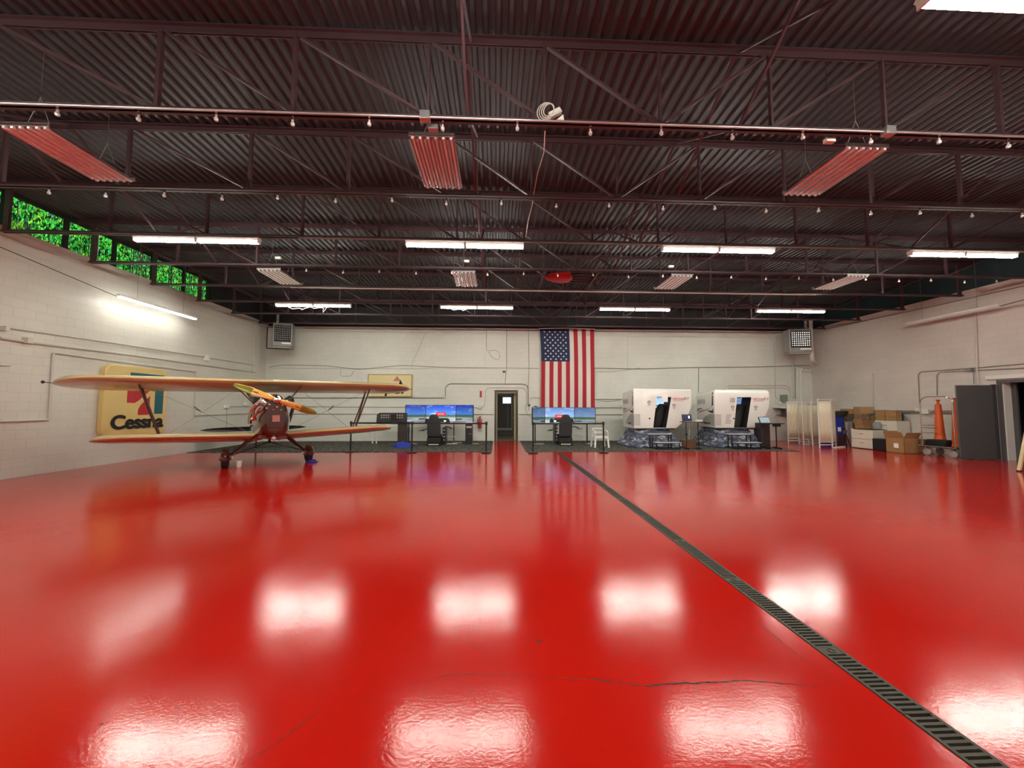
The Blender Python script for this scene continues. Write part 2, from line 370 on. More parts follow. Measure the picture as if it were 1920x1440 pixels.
# cast grate sections over the drain
for i in range(17):
    y0 = -3.98+i*.98
    b = MB(); b.box(2.0, 2.018, y0, y0+.976, -.03, .004); b.box(2.132, 2.15, y0, y0+.976, -.03, .004)
    n = 30; p = .976/n
    for k in range(n):
        if k in (14, 15): b.box(2.018, 2.132, y0+k*p, y0+k*p+p, -.03, .003); continue
        b.box(2.018, 2.132, y0+k*p, y0+k*p+p*.5, -.03, .004)
    b.tube([(2.075+.02*math.cos(a*PI/6), y0+15*p+.02*math.sin(a*PI/6), .004) for a in range(12)], .004, 6, closed=True)
    if i == 0: g0 = tag(b.build('drain_grate', 'grate'), 'slotted dark iron grate section over the floor drain', 'drain grate', 'grate sections along the floor drain')
    else: tag(b.build('drain_grate', 'grate'), 'slotted dark iron grate section over the floor drain', 'drain grate', 'grate sections along the floor drain')

# ceiling deck: ribs run away from the camera
b = MB(); prof = []; x = XL-.2; p = .152
while x < XR+.2:
    prof += [(x, ZD-.038), (x+.045, ZD-.038), (x+.068, ZD), (x+.132, ZD)]; x += p
n = len(prof)
b.add([(q[0], YF-.2, q[1]) for q in prof]+[(q[0], YB+.2, q[1]) for q in prof], [(i, i+1, n+i+1, n+i) for i in range(n-1)])
b.box(XL-.3, XR+.3, YF-.3, YB+.3, ZD+.01, ZD+.15)
b.build('ceiling', 'deck', kind='structure')

# back wall with the corridor opening
dx0, dx1, dz1 = at(927, 820, Y=YB).x, at(971, 820, Y=YB).x, at(947, 732, Y=YB).z
b = MB(); b.box(XL-.2, dx0, YB, YB+.25, 0, ZW); b.box(dx1, XR+.2, YB, YB+.25, 0, ZW); b.box(dx0, dx1, YB, YB+.25, dz1, ZW)
b.mat(1).box(XL-.2, XR+.2, YB+.02, YB+.25, ZW, ZD+.02)
b.build('wall_back', ['wall_b', 'dark_wall'], kind='structure')
# left wall with the window band, right wall with its door opening, front wall behind the camera
WZ0, WZ1 = 5.22, 6.0; W0 = 8.19-1.155*6; NW = 11
b = MB(); b.box(XL-.25, XL, YF-.2, YB, 0, ZW)
b.mat(1).box(XL-.25, XL-.06, YF-.2, W0, ZW, ZD+.02); b.box(XL-.25, XL-.06, W0+NW*1.155, YB, ZW, ZD+.02)
b.box(XL-.25, XL-.06, W0, W0+NW*1.155, WZ1, ZD+.02)
b.build('wall_left', ['wall_l', 'dark_wall'], kind='structure')
RD0, RD1, RDZ = 8.2, 10.72, 2.33
b = MB(); b.box(XR, XR+.25, YF-.2, RD0, 0, ZW); b.box(XR, XR+.25, RD1, YB, 0, ZW); b.box(XR, XR+.25, RD0, RD1, RDZ, ZW)
b.mat(1).box(XR+.06, XR+.25, YF-.2, YB, ZW, ZD+.02)
b.build('wall_right', ['wall_r', 'teal_wall'], kind='structure')
MB().box(XL-.2, XR+.2, YF-.25, YF, 0, ZD).build('wall_front', 'wall_r', kind='structure')
# wall caps (ledge along the wall heads)
MB().box(XL-.06, XL+.03, YF, YB-.03, ZW, ZW+.09).build('trim_1', M['wall_l'], kind='structure')
MB().box(XR-.03, XR+.06, YF, YB-.03, ZW, ZW+.07).build('trim_2', M['wall_r'], kind='structure')
MB().box(XL+.03, XR-.03, YB-.04, YB+.02, ZW-.03, ZW+.01).build('trim_3', 'steel', kind='structure')

# clerestory windows
def gl():
    m = bpy.data.materials.new('window_glass'); m.use_nodes = True; t = m.node_tree
    for n_ in list(t.nodes):
        if n_.type == 'BSDF_PRINCIPLED': t.nodes.remove(n_)
    tr = node(t, 'ShaderNodeBsdfTransparent'); tr.inputs[0].default_value = (.92, 1, .95, 1)
    g_ = node(t, 'ShaderNodeBsdfGlossy'); g_.inputs['Roughness'].default_value = .05
    mx = node(t, 'ShaderNodeMixShader'); mx.inputs[0].default_value = .06
    t.links.new(tr.outputs[0], mx.inputs[1]); t.links.new(g_.outputs[0], mx.inputs[2]); t.links.new(mx.outputs[0], t.nodes['Material Output'].inputs[0])
    return m
M['glass'] = gl()
for k in range(NW):
    y0 = W0+k*1.155; y1 = y0+1.155
    b = MB(); xw = XL-.10
    b.box(xw-.03, xw+.03, y0, y0+.042, WZ0-.09, WZ1); b.box(xw-.03, xw+.03, y1-.042, y1, WZ0-.09, WZ1)
    b.box(xw-.03, xw+.03, y0+.042, y1-.042, WZ0-.09, WZ0); b.box(xw-.03, xw+.03, y0+.042, y1-.042, WZ1-.03, WZ1)
    f = b.build('window_%d' % (k+1), 'blackm', kind='structure')
    MB().box(xw-.006, xw+.006, y0+.042, y1-.042, WZ0, WZ1-.03).build('pane', 'glass', f)

# bamboo-like screen of trees outside the clerestory
def leafmat(name, col):
    m = bpy.data.materials.new(name); m.use_nodes = True; t = m.node_tree; o_ = t.nodes['Material Output']
    for n_ in list(t.nodes):
        if n_.type == 'BSDF_PRINCIPLED': t.nodes.remove(n_)
    oi = node(t, 'ShaderNodeTexNoise', Scale=2.5, Detail=8.0); tc = node(t, 'ShaderNodeTexCoord'); t.links.new(tc.outputs['Object'], oi.inputs['Vector'])
    cr = node(t, 'ShaderNodeValToRGB'); e = cr.color_ramp.elements; e[0].position = .35; e[0].color = (*[c*.3 for c in col], 1); e[1].position = .62; e[1].color = (*col, 1)
    t.links.new(oi.outputs['Fac'], cr.inputs[0])
    d = node(t, 'ShaderNodeBsdfDiffuse'); tl = node(t, 'ShaderNodeBsdfTranslucent'); mx = node(t, 'ShaderNodeMixShader'); mx.inputs[0].default_value = .5
    t.links.new(cr.outputs[0], d.inputs[0]); t.links.new(cr.outputs[0], tl.inputs[0]); t.links.new(d.outputs[0], mx.inputs[1]); t.links.new(tl.outputs[0], mx.inputs[2]); t.links.new(mx.outputs[0], o_.inputs[0])
    return m
M['leaf1'] = leafmat('leaf_bright', (.09, .75, .13)); M['leaf2'] = leafmat('leaf_yellowgreen', (.30, .62, .06)); M['leaf3'] = leafmat('leaf_deep', (.004, .10, .03))
M['stem'] = mat('dark_stem', (.01, .02, .01), .8)
rnd = random.Random(11); b = MB()
for i in range(60000):
    x = -12.2-abs(rnd.gauss(0, .7)); y = rnd.uniform(4, 24); z = rnd.uniform(4.6, 10.5)
    b.mat(rnd.choice((0, 0, 0, 1, 1, 2))); L = rnd.uniform(.05, .14); W = rnd.uniform(.012, .03); a = rnd.gauss(0, .35); c = rnd.uniform(-1.2, 1.2)
    d = Vector((math.sin(a)*math.sin(c), math.sin(a)*math.cos(c), -math.cos(a))); s_ = Vector((math.sin(c), math.cos(c), 0))*W
    p = Vector((x, y, z)); b.add([p, p+d*L*.5+s_, p+d*L, p+d*L*.5-s_], [(0, 1, 2, 3)])
for i in range(26000):
    x = -14.6-rnd.uniform(0, 1.2); y = rnd.uniform(5, 30); z = rnd.uniform(4, 13); b.mat(rnd.choice((0, 1, 2, 2))); s_ = .17
    a = rnd.uniform(0, 6.28); p = Vector((x, y, z)); u_ = Vector((rnd.uniform(-.3, .3), math.cos(a), math.sin(a)))*s_; v_ = Vector((rnd.uniform(-.3, .3), -math.sin(a), math.cos(a)))*s_*.6
    b.add([p-u_, p-v_, p+u_, p+v_], [(0, 1, 2, 3)])
hedge = b.build('bamboo_foliage', ['leaf1', 'leaf2', 'leaf3']); tag(hedge, 'dense bright green foliage outside the high left windows', 'foliage'); hedge['kind'] = 'stuff'
b = MB()
for i in range(150):
    x = -12.0-rnd.uniform(0, 1.6); y = 4+20*i/150+rnd.uniform(-.1, .1)
    b.tube([(x, y, -.1), (x+rnd.uniform(-.05, .05), y+rnd.uniform(-.08, .08), 5), (x+rnd.uniform(-.1, .1), y+rnd.uniform(-.15, .15), 10.6)], .018, 5)
st = b.build('bamboo_stems', 'stem'); tag(st, 'thin dark upright stems among the foliage outside the left windows', 'stems'); st['kind'] = 'stuff'
o = MB().box(-30, XL-.4, -10, 40, -.3, -.1).build('ground', mat('outside_soil', (.06, .05, .03), .9), kind='structure')

# ---------------------------------------------------------------- corridor behind the back door
cxm0 = (dx0+dx1)/2; b = MB(); cx0, cx1, cy = dx0-.35, dx1+.35, YB+3.2
b.box(cx0-.1, cx0, YB+.25, cy, 0, 2.7); b.box(cx1, cx1+.1, YB+.25, cy, 0, 2.7); b.box(cx0, cx1, YB+.25, cy, 2.6, 2.7)
b.build('wall_corridor', mat('corridor_paint', (.13, .12, .11), .6), kind='structure')
MB().box(cx0-.1, cx1+.1, YB+.25, cy, -.1, .012).build('floor_corridor', mat('tan_tile', (.20, .16, .09), .35), kind='structure')
MB().box(cxm0-.15, cxm0+.15, YB+1.2, YB+2.0, 2.57, 2.6).build('added_corridor_light', emis('added_light_glow', (1, .97, .9), 6.0), kind='structure')  # unseen glowing ceiling panel, added only to brighten the corridor
# frame of the opening
fr = MB(); t_ = .09
fr.box(dx0, dx0+t_, YB-.02, YB+.27, 0, dz1); fr.box(dx1-t_, dx1, YB-.02, YB+.27, 0, dz1); fr.box(dx0+t_, dx1-t_, YB-.02, YB+.27, dz1-t_, dz1)
d1 = fr.build('door_1', 'frame_br', kind='structure')
b = MB(); b.box(dx1-t_-.06, dx1-t_, YB+.27, YB+1.0, .02, dz1-t_-.05); b.build('door_leaf', mat('yellowed_edge', (.55, .48, .25), .45), d1)
b = MB(); b.box(dx1-t_-.1, dx1-t_-.06, YB+.85, YB+.95, 1.0, 1.04); b.build('door_handle', 'chrome', d1)
b = MB(); b.box(dx0+t_, dx0+t_+.035, YB-.01, YB+.28, 0, dz1-t_); b.box(dx0+t_, dx1-t_, YB-.01, YB+.28, dz1-t_-.04, dz1-t_); b.build('stop_strip', mat('tan_stop', (.33, .29, .19), .5), d1)
# glazed door at the far end
cxm = (dx0+dx1)/2; b = MB(); b.box(cx0, cx1, cy-.1, cy, 0, 2.7)
d2 = b.build('door_2', mat('grey_panel', (.085, .08, .075), .5), kind='structure')
b = MB(); zf = 2.2
for x0, x1, z0, z1 in ((cxm-.47, cxm-.41, .3, zf), (cxm+.36, cxm+.41, .3, zf), (cxm-.47, cxm+.41, zf-.06, zf), (cxm-.47, cxm+.41, .3, .42), (cxm+.16, cxm+.18, .42, 1.72)): b.box(x0, x1, cy-.13, cy-.1, z0, z1)
b.build('door_frame', mat('brushed_frame', (.42, .42, .38), .4), d2)
MB().box(cxm-.1, cxm+.33, cy-.12, cy-.1, 1.72, 2.04).build('lit_window', emis('daylight_window', (.75, .95, 1), 1.6), d2)
MB().box(cxm-.5, cxm-.42, cy-.14, cy-.12, 1.72, 2.04).build('lit_window', emis('daylight_window_b', (.75, .95, 1), .9), d2)

# ---------------------------------------------------------------- right-hand door opening
b = MB(); c_ = .09
b.box(XR-.02, XR+.27, RD1-c_, RD1, 0, RDZ); b.box(XR-.02, XR+.27, RD0, RD0+c_, 0, RDZ); b.box(XR-.02, XR+.27, RD0+c_, RD1-c_, RDZ-c_, RDZ)
d3 = b.build('door_3', 'doorgrey', kind='structure')
MB().box(XR-.06, XR-.001, RD0-.2, RD1+.22, RDZ+.03, RDZ+.14).build('door_head_trim', 'white', d3)
MB().box(XR+.27, XR+.33, RD1-.22, RD1-c_, 0, RDZ).build('inner_jamb', 'doorgrey', d3)
jm = MB().box(XR+.03, XR+.26, RD1-c_-.03, RD1-c_, 0, RDZ-c_).build('white_jamb_panel', 'white', d3)
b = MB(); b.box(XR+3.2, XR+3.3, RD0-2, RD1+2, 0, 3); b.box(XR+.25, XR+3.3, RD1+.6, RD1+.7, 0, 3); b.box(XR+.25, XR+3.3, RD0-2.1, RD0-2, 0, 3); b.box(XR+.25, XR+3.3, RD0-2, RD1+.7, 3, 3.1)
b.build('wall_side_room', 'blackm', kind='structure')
MB().box(XR+.25, XR+3.3, RD0-2, RD1+.7, -.1, .008).build('floor_side_room', mat('grey_concrete', (.12, .12, .12), .6, 0, .3), kind='structure')
hg = at(1869, 862, Z=0); fe = at(1801, 861, Z=0)
# ================================================================ roof structure
TY = [2.80, 4.46, 6.15, 7.83, 9.47, 11.12, 12.80, 14.46, 16.1]
PX_ = [-9.72, -7.75, -5.87, -3.98, -2.42, -.83, .57, 2.01, 3.42, 4.9, 6.45, 8.05, 9.95, 11.85, 14.3]
ZB_, ZT_ = 4.95, 6.0
TLAB = ['roof truss nearest the camera, just beyond the top edge', 'roof truss carrying the bright pipe and the first bulb string', 'second roof truss back, carrying the densest bulb string',
        'roof truss carrying the nearer full row of lit tube lights', 'roof truss just before the red bundle, with tiny bulbs', 'roof truss behind the small unlit reflectors, with a pipe below it',
        'roof truss carrying the far row of lit tube lights', 'roof truss just behind the far row of lit tube lights', 'rearmost roof truss, close to the back wall']
def make_truss():
    t = thing('roof_truss', '', 'truss', (0, 0, 0))
    b = MB()
    for s in (-1, 1): b.box(-9.8, 14.4, s*.012-(.045 if s < 0 else 0), s*.012+(.045 if s > 0 else 0), ZB_, ZB_+.012); b.box(-9.8, 14.4, s*.016-.004, s*.016+.004, ZB_, ZB_+.055)
    b.build('bottom_chord', 'steel', t)
    b = MB()
    for s in (-1, 1): b.box(XL+.02, XR-.02, s*.012-(.05 if s < 0 else 0), s*.012+(.05 if s > 0 else 0), ZT_, ZT_+.014); b.box(XL+.02, XR-.02, s*.016-.004, s*.016+.004, ZT_-.075, ZT_)
    b.build('top_chord', 'steel', t)
    for i, x in enumerate(PX_):
        w_ = .10 if i in (0, 14) else (.045 if x < -1 or x > 6 else .028)
        MB().box(x-w_/2, x+w_/2, -.025, .025, ZB_+.03, ZT_-.02).build('upright', 'steel', t)
    for i in range(len(PX_)-1):
        x0, x1 = PX_[i], PX_[i+1]
        if i < 7: a, c = (x0, 0, ZT_-.03), (x1, 0, ZB_+.03)
        else: a, c = (x0, 0, ZB_+.03), (x1, 0, ZT_-.03)
        MB().bar(a, c, .03, .045, (0, 1, 0)).build('diagonal', 'steel', t)
    return t
tr0 = make_truss()
for i, y in enumerate(TY):
    tr = tr0 if i == 0 else dup(tr0)
    tr.location = (0, y, 0); tr['label'] = TLAB[i]; tr['group'] = 'roof trusses'

# cross bracing between trusses
cb = MB(); d_ = 1.66
cb.bar((0, .03, ZT_-.05), (0, d_-.03, ZB_+.05), .03, .03, (1, 0, 0)); cb.bar((.035, .03, ZB_+.05), (.035, d_-.03, ZT_-.05), .03, .03, (1, 0, 0))
first = True
for x in (-6.8, -.36, 3.0, 9.0):
    for y in TY[:-1]:
        if first: o = cb.build('cross_brace', 'steel'); first = False; o0 = o
        else: o = o0.copy(); COL.objects.link(o)
        o.location = (x, y, 0)
        tag(o, 'thin crossed steel brace between two roof trusses', 'brace', 'cross braces between the roof trusses')

# ---------------------------------------------------------------- lit tube lights
def make_strip():
    t = thing('tube_light', '', 'light', (0, 0, 0))
    for s in (-1, 1):
        x0 = .012 if s > 0 else -1.222; x1 = x0+1.21
        b = MB(); b.prism([(-.055, .05), (.055, .05), (.075, .085), (.04, .12), (-.04, .12), (-.075, .085)], x0, x1, 'x')
        h = b.build('housing', 'white', t)
        b = MB(); b.prism([(-.05, .048), (-.046, .018), (-.03, .004), (.03, .004), (.046, .018), (.05, .048)], x0+.02, x1-.02, 'x')
        b.build('lens', 'lens', t)
        for xx in (x0, x1-.018): MB().box(xx, xx+.018, -.055, .055, .0, .052).build('end_cap', 'white', t)
    return t
s0 = make_strip(); k = 0
COLN = ['leftmost', 'second from the left', 'third from the left', 'rightmost']
for ry, rn in ((12.85, 'far row near the back wall'), (7.87, 'middle row'), (2.84, 'nearest row at the top edge'), (-1.9, 'row behind the camera')):
    for ci, cx in enumerate((-6.07, -.66, 4.74, 10.26)):
        s = s0 if k == 0 else dup(s0); k += 1
        s.location = (cx, ry, 4.83); s['label'] = 'lit tube light, %s of the %s' % (COLN[ci], rn); s['group'] = 'lit tube lights under the roof'
# loose wires dangling from two of the far lights
for (px, py, q) in ((560, 578, 0), (600, 577, 1), (862, 580, 0)):
    p = at(px, py, Y=12.83); b = MB()
    b.tube([p+Vector((-.35, 0, .04)), p+Vector((-.2, 0, -.03)), p, p+Vector((.12, -.02, -.03+.01*q)), p+Vector((.1, 0, -.16 if q else -.05)), p+Vector((.22, 0, .0)), p+Vector((.4, 0, .05))], .008, 5)
    tag(b.build('loose_wire', 'white'), ['thin white wire drooping under the leftmost far tube light', 'white wire hanging in a hook below the leftmost far tube light', 'thin white wire drooping under the second far tube light'][(0, 1, 2)[[560, 600, 862].index(px)]], 'wire')

# wall-side tube lights (left one lit, right one off)
def wall_strip(pa, pb, lit, name, label, ztop):
    a, c = Vector(pa), Vector(pb); L = (c-a).length; t = thing(name, label, 'light', (a+c)/2, math.atan2(c.y-a.y, c.x-a.x))
    MB().box(-L/2, L/2, -.05, .05, .02, .075).build('housing', 'white', t)
    for s in (-1, 1):
        x0 = 0.01 if s > 0 else -L/2+.02; x1 = x0+L/2-.03
        for yy in (-.028, .028):
            MB().tube([(x0, yy, -.002), (x1, yy, -.002)], .018, 8).build('tube', 'lens2' if lit else 'tube_off', t)
    for xx in (-L*.3, L*.3): MB().tube([(xx, 0, .07), (xx, 0, ztop-a.z)], .004, 5).build('hanger', 'conduit_d', t)
    return t
wall_strip(at(222, 557, X=XL+.45), at(367, 598, X=XL+.45), True, 'wall_tube_light', 'lit tube light hanging in front of the left block wall', 5.95)
wall_strip(at(1700, 608, X=XR-.45), at(1874, 576, X=XR-.45), False, 'wall_tube_light', 'unlit white tube light hanging in front of the right wall', 5.95)

# ---------------------------------------------------------------- unlit six-tube reflectors
def make_bay():
    t = thing('reflector_light', '', 'light', (0, 0, 0)); W_, L_ = .58, 1.06
    b = MB(); n = 6; p = W_/n; pr = []
    for i in range(n):
        x = -W_/2+i*p; pr += [(x, 0), (x+p*.18, .03), (x+p*.35, .052), (x+p*.65, .052), (x+p*.82, .03)]
    pr.append((W_/2, 0)); m = len(pr)
    b.add([(q[0], -L_/2, q[1]) for q in pr]+[(q[0], L_/2, q[1]) for q in pr], [(i, i+1, m+i+1, m+i) for i in range(m-1)])
    o = b.build('reflector', 'mirror', t); sm = o.modifiers.new('s', 'SOLIDIFY'); sm.thickness = .003
    for i in range(n):
        x = -W_/2+(i+.5)*p
        tb = MB().tube([(x, -L_/2-.01, .012), (x, L_/2+.01, .012)], .013, 8).build('tube', 'tube_off', t)
        b = MB()
        for yy in (-L_/2-.03, L_/2): b.box(x-.016, x+.016, yy, yy+.03, -.006, .05)
        b.build('socket', 'tube_off', tb)
    for s in (-1, 1): MB().box(-W_/2, W_/2, s*(L_/2+.035)-.006, s*(L_/2+.035)+.006, .02, .07).build('end_rail', 'galv', t)
    MB().box(-.06, .06, -.25, .25, .058, .11).build('ballast_box', 'white', t)
    b = MB()
    for s in (-1, 1):
        for q in (-1, 1): b.tube([(q*W_*.3, s*.42, .05), (0, s*.42, .5), (0, s*.42, 1.13)], .004, 5)
    b.build('hanging_wires', 'conduit_d', t)
    return t
b0 = make_bay(); k = 0
for (x, y, z, lb) in ((-5.78, 5.30, 4.9, 'unlit six-tube reflector light reflecting red, at the left edge of the near roof bay'), (-.83, 5.27, 4.9, 'unlit six-tube reflector light, middle one of the near roof bay'),
                  (4.86, 5.22, 4.9, 'unlit six-tube reflector light reflecting red, right of the near roof bay'), (-5.68, 10.2, 4.9, 'small far unlit reflector light, leftmost above the biplane'),
                  (-.83, 10.15, 4.9, 'small far unlit reflector light, above the back doorway'), (4.8, 10.13, 4.9, 'small far unlit reflector light, between two lit lights on the right'), (9.35, 9.95, 4.9, 'small far unlit reflector light, farthest right near the side wall')):
    s = b0 if k == 0 else dup(b0); k += 1
    s.location = (x, y, z); s['label'] = lb; s['group'] = 'unlit six-tube reflector lights'
b = MB().cbox((-.78, 4.52, 4.90), (.12, .07, .07)); tag(b.build('outlet_box', 'galv'), 'small metal box above the middle near reflector light', 'electrical box')

# ---------------------------------------------------------------- bulb strings under three trusses
def bulb_string(y, xs, drop, label):
    t = thing('bulb_string', label, 'string light', (0, y, 4.93)); b = MB(); pts = []
    for i, x in enumerate(xs):
        pts.append((x, 0, 0)); 
        if i < len(xs)-1: pts.append(((x+xs[i+1])/2, 0, -.012))
    b.tube(pts, .004, 5).build('cord', 'blackm', t)
    so = bl = None
    for i, x in enumerate(xs):
        dz = drop if i % 2 == 0 else drop+.03
        if bl is None:
            bl = MB().lathe([(.008, 0), (.011, -.018), (.022, -.038), (.025, -.05), (.020, -.067), (.006, -.075)], None, 12).build('bulb', 'glassbulb', t, smooth=True)
            so = MB().lathe([(.012, .045), (.016, .04), (.016, 0), (.012, -.002)], None, 10).build('socket', 'chrome', bl, smooth=True)
            q = bl
        else:
            q = bl.copy(); COL.objects.link(q); s_ = so.copy(); COL.objects.link(s_); s_.parent = q
        q.location = (x, 0, -dz)
    return t
bulb_string(4.40, [at(x, 250, Y=4.4).x for x in (105, 258, 404, 548, 692, 830, 970, 1107, 1240, 1373, 1505, 1632, 1760, 1889)], .05, 'string of clear bare bulbs under the nearest visible truss')
bulb_string(6.10, [at(x, 382, Y=6.1).x for x in (90, 197, 307, 416, 520, 629, 735, 837, 940, 1043, 1142, 1243, 1340, 1436, 1534, 1632, 1724, 1821, 1915)], .05, 'string of clear bare bulbs under the second truss')
bulb_string(9.42, [at(x, 519, Y=9.42).x for x in (574, 643, 711, 780, 847, 914, 982, 1046, 1112, 1178, 1243, 1306, 1371, 1436, 1498, 1562, 1623, 1685, 1745, 1808, 1868)], .05, 'string of tiny bare bulbs under the truss near the red bundle')

# ---------------------------------------------------------------- pipes, boxes and cable under the roof
b = MB().tube([(XL+.1, 4.38, 4.925), (XR-.1, 4.38, 4.925)], .012, 10); pp = tag(b.build('ceiling_conduit', 'galv', smooth=True), 'long bright metal conduit under the nearest visible truss', 'conduit')
for px, sz, lb in ((797, .13, 'square junction box on the near conduit, left of centre'), (1666, .13, 'square junction box on the near conduit, right side')):
    c = at(px, 233 if px < 1000 else 252, Y=4.38); tag(MB().cbox((c.x, 4.38, 4.93), (.12, .09, .10)).build('junction_box', 'galv', bevel=.004), lb, 'electrical box')
b = MB().tube([(at(545, 544, Y=11.04).x, 11.04, 4.91), (at(1530, 556, Y=11.04).x, 11.04, 4.91)], .016, 8); tag(b.build('ceiling_conduit', 'conduit', smooth=True), 'pale conduit under the truss in front of the far lights', 'conduit')
b = MB().tube([(at(560, 456, Y=7.78).x, 7.78, 4.93), (XR-.1, 7.78, 4.93)], .008, 8); tag(b.build('ceiling_conduit', 'conduit_d', smooth=True), 'thin conduit along the middle truss beside the lit lights', 'conduit')
for px, py, Y_, lb in ((522, 484, 9.0, 'tiny pale bracket above the far left reflector light'), (875, 490, 9.2, 'tiny pale bracket above the far middle reflector light'), (1258, 500, 9.1, 'tiny pale bracket above the far right reflector light'), (1555, 264, 4.55, 'small white box beside the right near reflector light')):
    c = at(px, py, Y=Y_); tag(MB().cbox(c, (.12, .06, .05)).build('hanging_bracket', 'white'), lb, 'bracket'); MB().box(c.x-.003, c.x+.003, c.y-.003, c.y+.003, c.z, 6.03).build('rod', 'blackm', [o_ for o_ in bpy.data.objects if o_.get('label') == lb][0])
# white radio unit with coiled cable standing on the near truss
c = at(1040, 213, Y=4.4); t = thing('wireless_unit', 'white box unit with coiled grey cable on the near truss', 'wireless unit', c)
T = Matrix.Rotation(R(-30), 4, 'Y')
MB().box(-.075, .085, -.03, .03, -.035, .035, T).build('casing', 'white', t, bevel=.008)
MB().box(-.07, .08, -.034, -.03, -.038, -.012, T).build('vent_band', 'conduit', t)
MB().prism([(.02, -.09), (.11, -.09), (.10, -.02)], -.02, .02).build('mount_bracket', 'white', t)
b = MB()
for i in range(4):
    rx, rz_ = .105-.014*i, .115-.012*i; ox = -.11+.012*i
    b.tube([(ox+rx*math.cos(a*PI/12)*.95+.02*math.sin(a*PI/12), -.01*i, .02+rz_*math.sin(a*PI/12)) for a in range(24)], .006, 6, closed=True)
b.build('cable_coil', 'conduit', t, smooth=True)
b = MB(); pts = [(at(1022, 246, Y=4.5)), at(1020, 285, Y=4.9), at(1008, 325, Y=5.5), at(1001, 362, Y=6.12), at(998, 385, Y=6.5), at(990, 415, Y=7.2), at(986, 444, Y=7.8)]
b.tube(pts, .007, 6); tag(b.build('hanging_cable', 'conduit', smooth=True), 'thin white cable sagging between trusses below the coiled unit', 'cable')
# red bundle and dark folded frame lying between two trusses
c = at(1045, 532, Z=5.0); t = thing('stored_bundle', 'red fabric bundle with dark folded frame stored up in the trusses', 'bundle', (c.x, 10.3, 4.97))
rings = []
for i, (x, ry, rz_) in enumerate(((-.42, .03, .02), (-.3, .2, .07), (-.1, .32, .1), (.12, .36, .11), (.28, .28, .1), (.36, .08, .05))):
    rings.append([Vector((x, ry*math.cos(a*PI/8)*(1+.08*math.sin(3*a+i)), .1+rz_*math.sin(a*PI/8))) for a in range(16)])
MB().loft(rings).build('red_cover', mat('red_nylon', (.40, .015, .02), .5), t, smooth=True)
b = MB()
for i in range(7): b.tube([(.3, -.28+.09*i, .08+.03*(i % 2)), (.7, -.34+.11*i, .1), (1.05, -.3+.1*i, .07)], .03, 6)
b.build('folded_frame', 'black', t)
MB().lathe([(.05, 0), (.06, .08), (.02, .1)], Matrix.Translation((.2, -.25, .16)), 10).build('toggle', 'cream', t)
b = MB().box(-.5, -.46, -.86, .85, -.005, .03); b.box(.9, .94, -.86, .85, -.005, .03); b.build('support_rails', 'steel', t)
for x, lb in ((-.66, 'dark upright at the left end of the red bundle in the trusses'),):
    q = at(1018, 528, Y=10.0); tag(MB().cbox((q.x, 10.0, 4.99), (.07, .05, .05)).box(q.x-.003, q.x+.003, 9.997, 10.003, 4.99, 6.03).build('hanging_clip', 'conduit_d'), 'small pale clip left of the red bundle in the trusses', 'bracket')

# ---------------------------------------------------------------- unit heaters in the back corners
def heater(px0, px1, py0, py1, Y_, name, label, rz, left):
    a = at(px0, py1, Y=Y_); c = at(px1, py0, Y=Y_); W_ = c.x-a.x; H_ = c.z-a.z
    t = thing(name, label, 'heater', ((a.x+c.x)/2, Y_, a.z), rz)
    MB().box(-W_/2, W_/2, 0, .45, 0, H_).build('casing', mat(name+'_paint', (.26, .255, .24), .4), t, bevel=.015)
    MB().box(-W_/2+.06, W_/2-.05, -.004, .0, H_*.2, H_-.06).build('grille_opening', 'blackm', t)
    b = MB(); nx, nz_ = 9, 7; gw = W_-.15; gh = H_*.8-.16
    for j in range(nz_):
        for i in range(nx):
            x = -gw/2+gw*(i+.5)/nx; z = H_*.2+.03+gh*(j+.35)/nz_
            b.add([(x-.016, -.008, z), (x+.016, -.03, z+.004), (x+.012, -.03, z+.055), (x-.012, -.008, z+.05)], [(0, 1, 2, 3)]); b.box(x+.012, x+.017, -.03, -.006, z, z+.055)
    b.box(-gw/2, gw/2, -.03, -.01, H_-.10, H_-.085)
    b.build('louvres', 'galv', t)
    MB().box(-.02, W_/2-.04, -.008, -.002, H_*.1, H_*.165).build('label_plate', 'paper', t)
    b = MB()
    if left: b.tube(arc_pts([(-W_/2-.02, .1, H_*.82), (-W_/2-.22, .1, H_*.82), (-W_/2-.22, .1, -.1), (W_/2-.12, .1, -.1), (W_/2-.12, .1, 0)], .04), .02, 8).build('gas_pipe', 'blackm', t)
    MB().tube([(-W_/2+.08 if left else W_/2-.05, .3, H_*.98), (-W_/2+.08 if left else W_/2-.05, .3, H_+.4)], .06, 12).build('flue', 'galv', t, smooth=True)
    MB().box(-W_/2+.03, W_/2-.03, .05, .5, -.07, 0).build('base_pan', mat(name+'_pan', (.30, .27, .25), .5), t)
    return t
heater(512, 547, 606, 649, 15.9, 'unit_heater', 'grey louvred unit heater high in the left back corner', R(14), True)
heater(1483, 1519, 617, 660, 15.9, 'unit_heater', 'grey louvred unit heater high in the right back corner', R(-10), False)
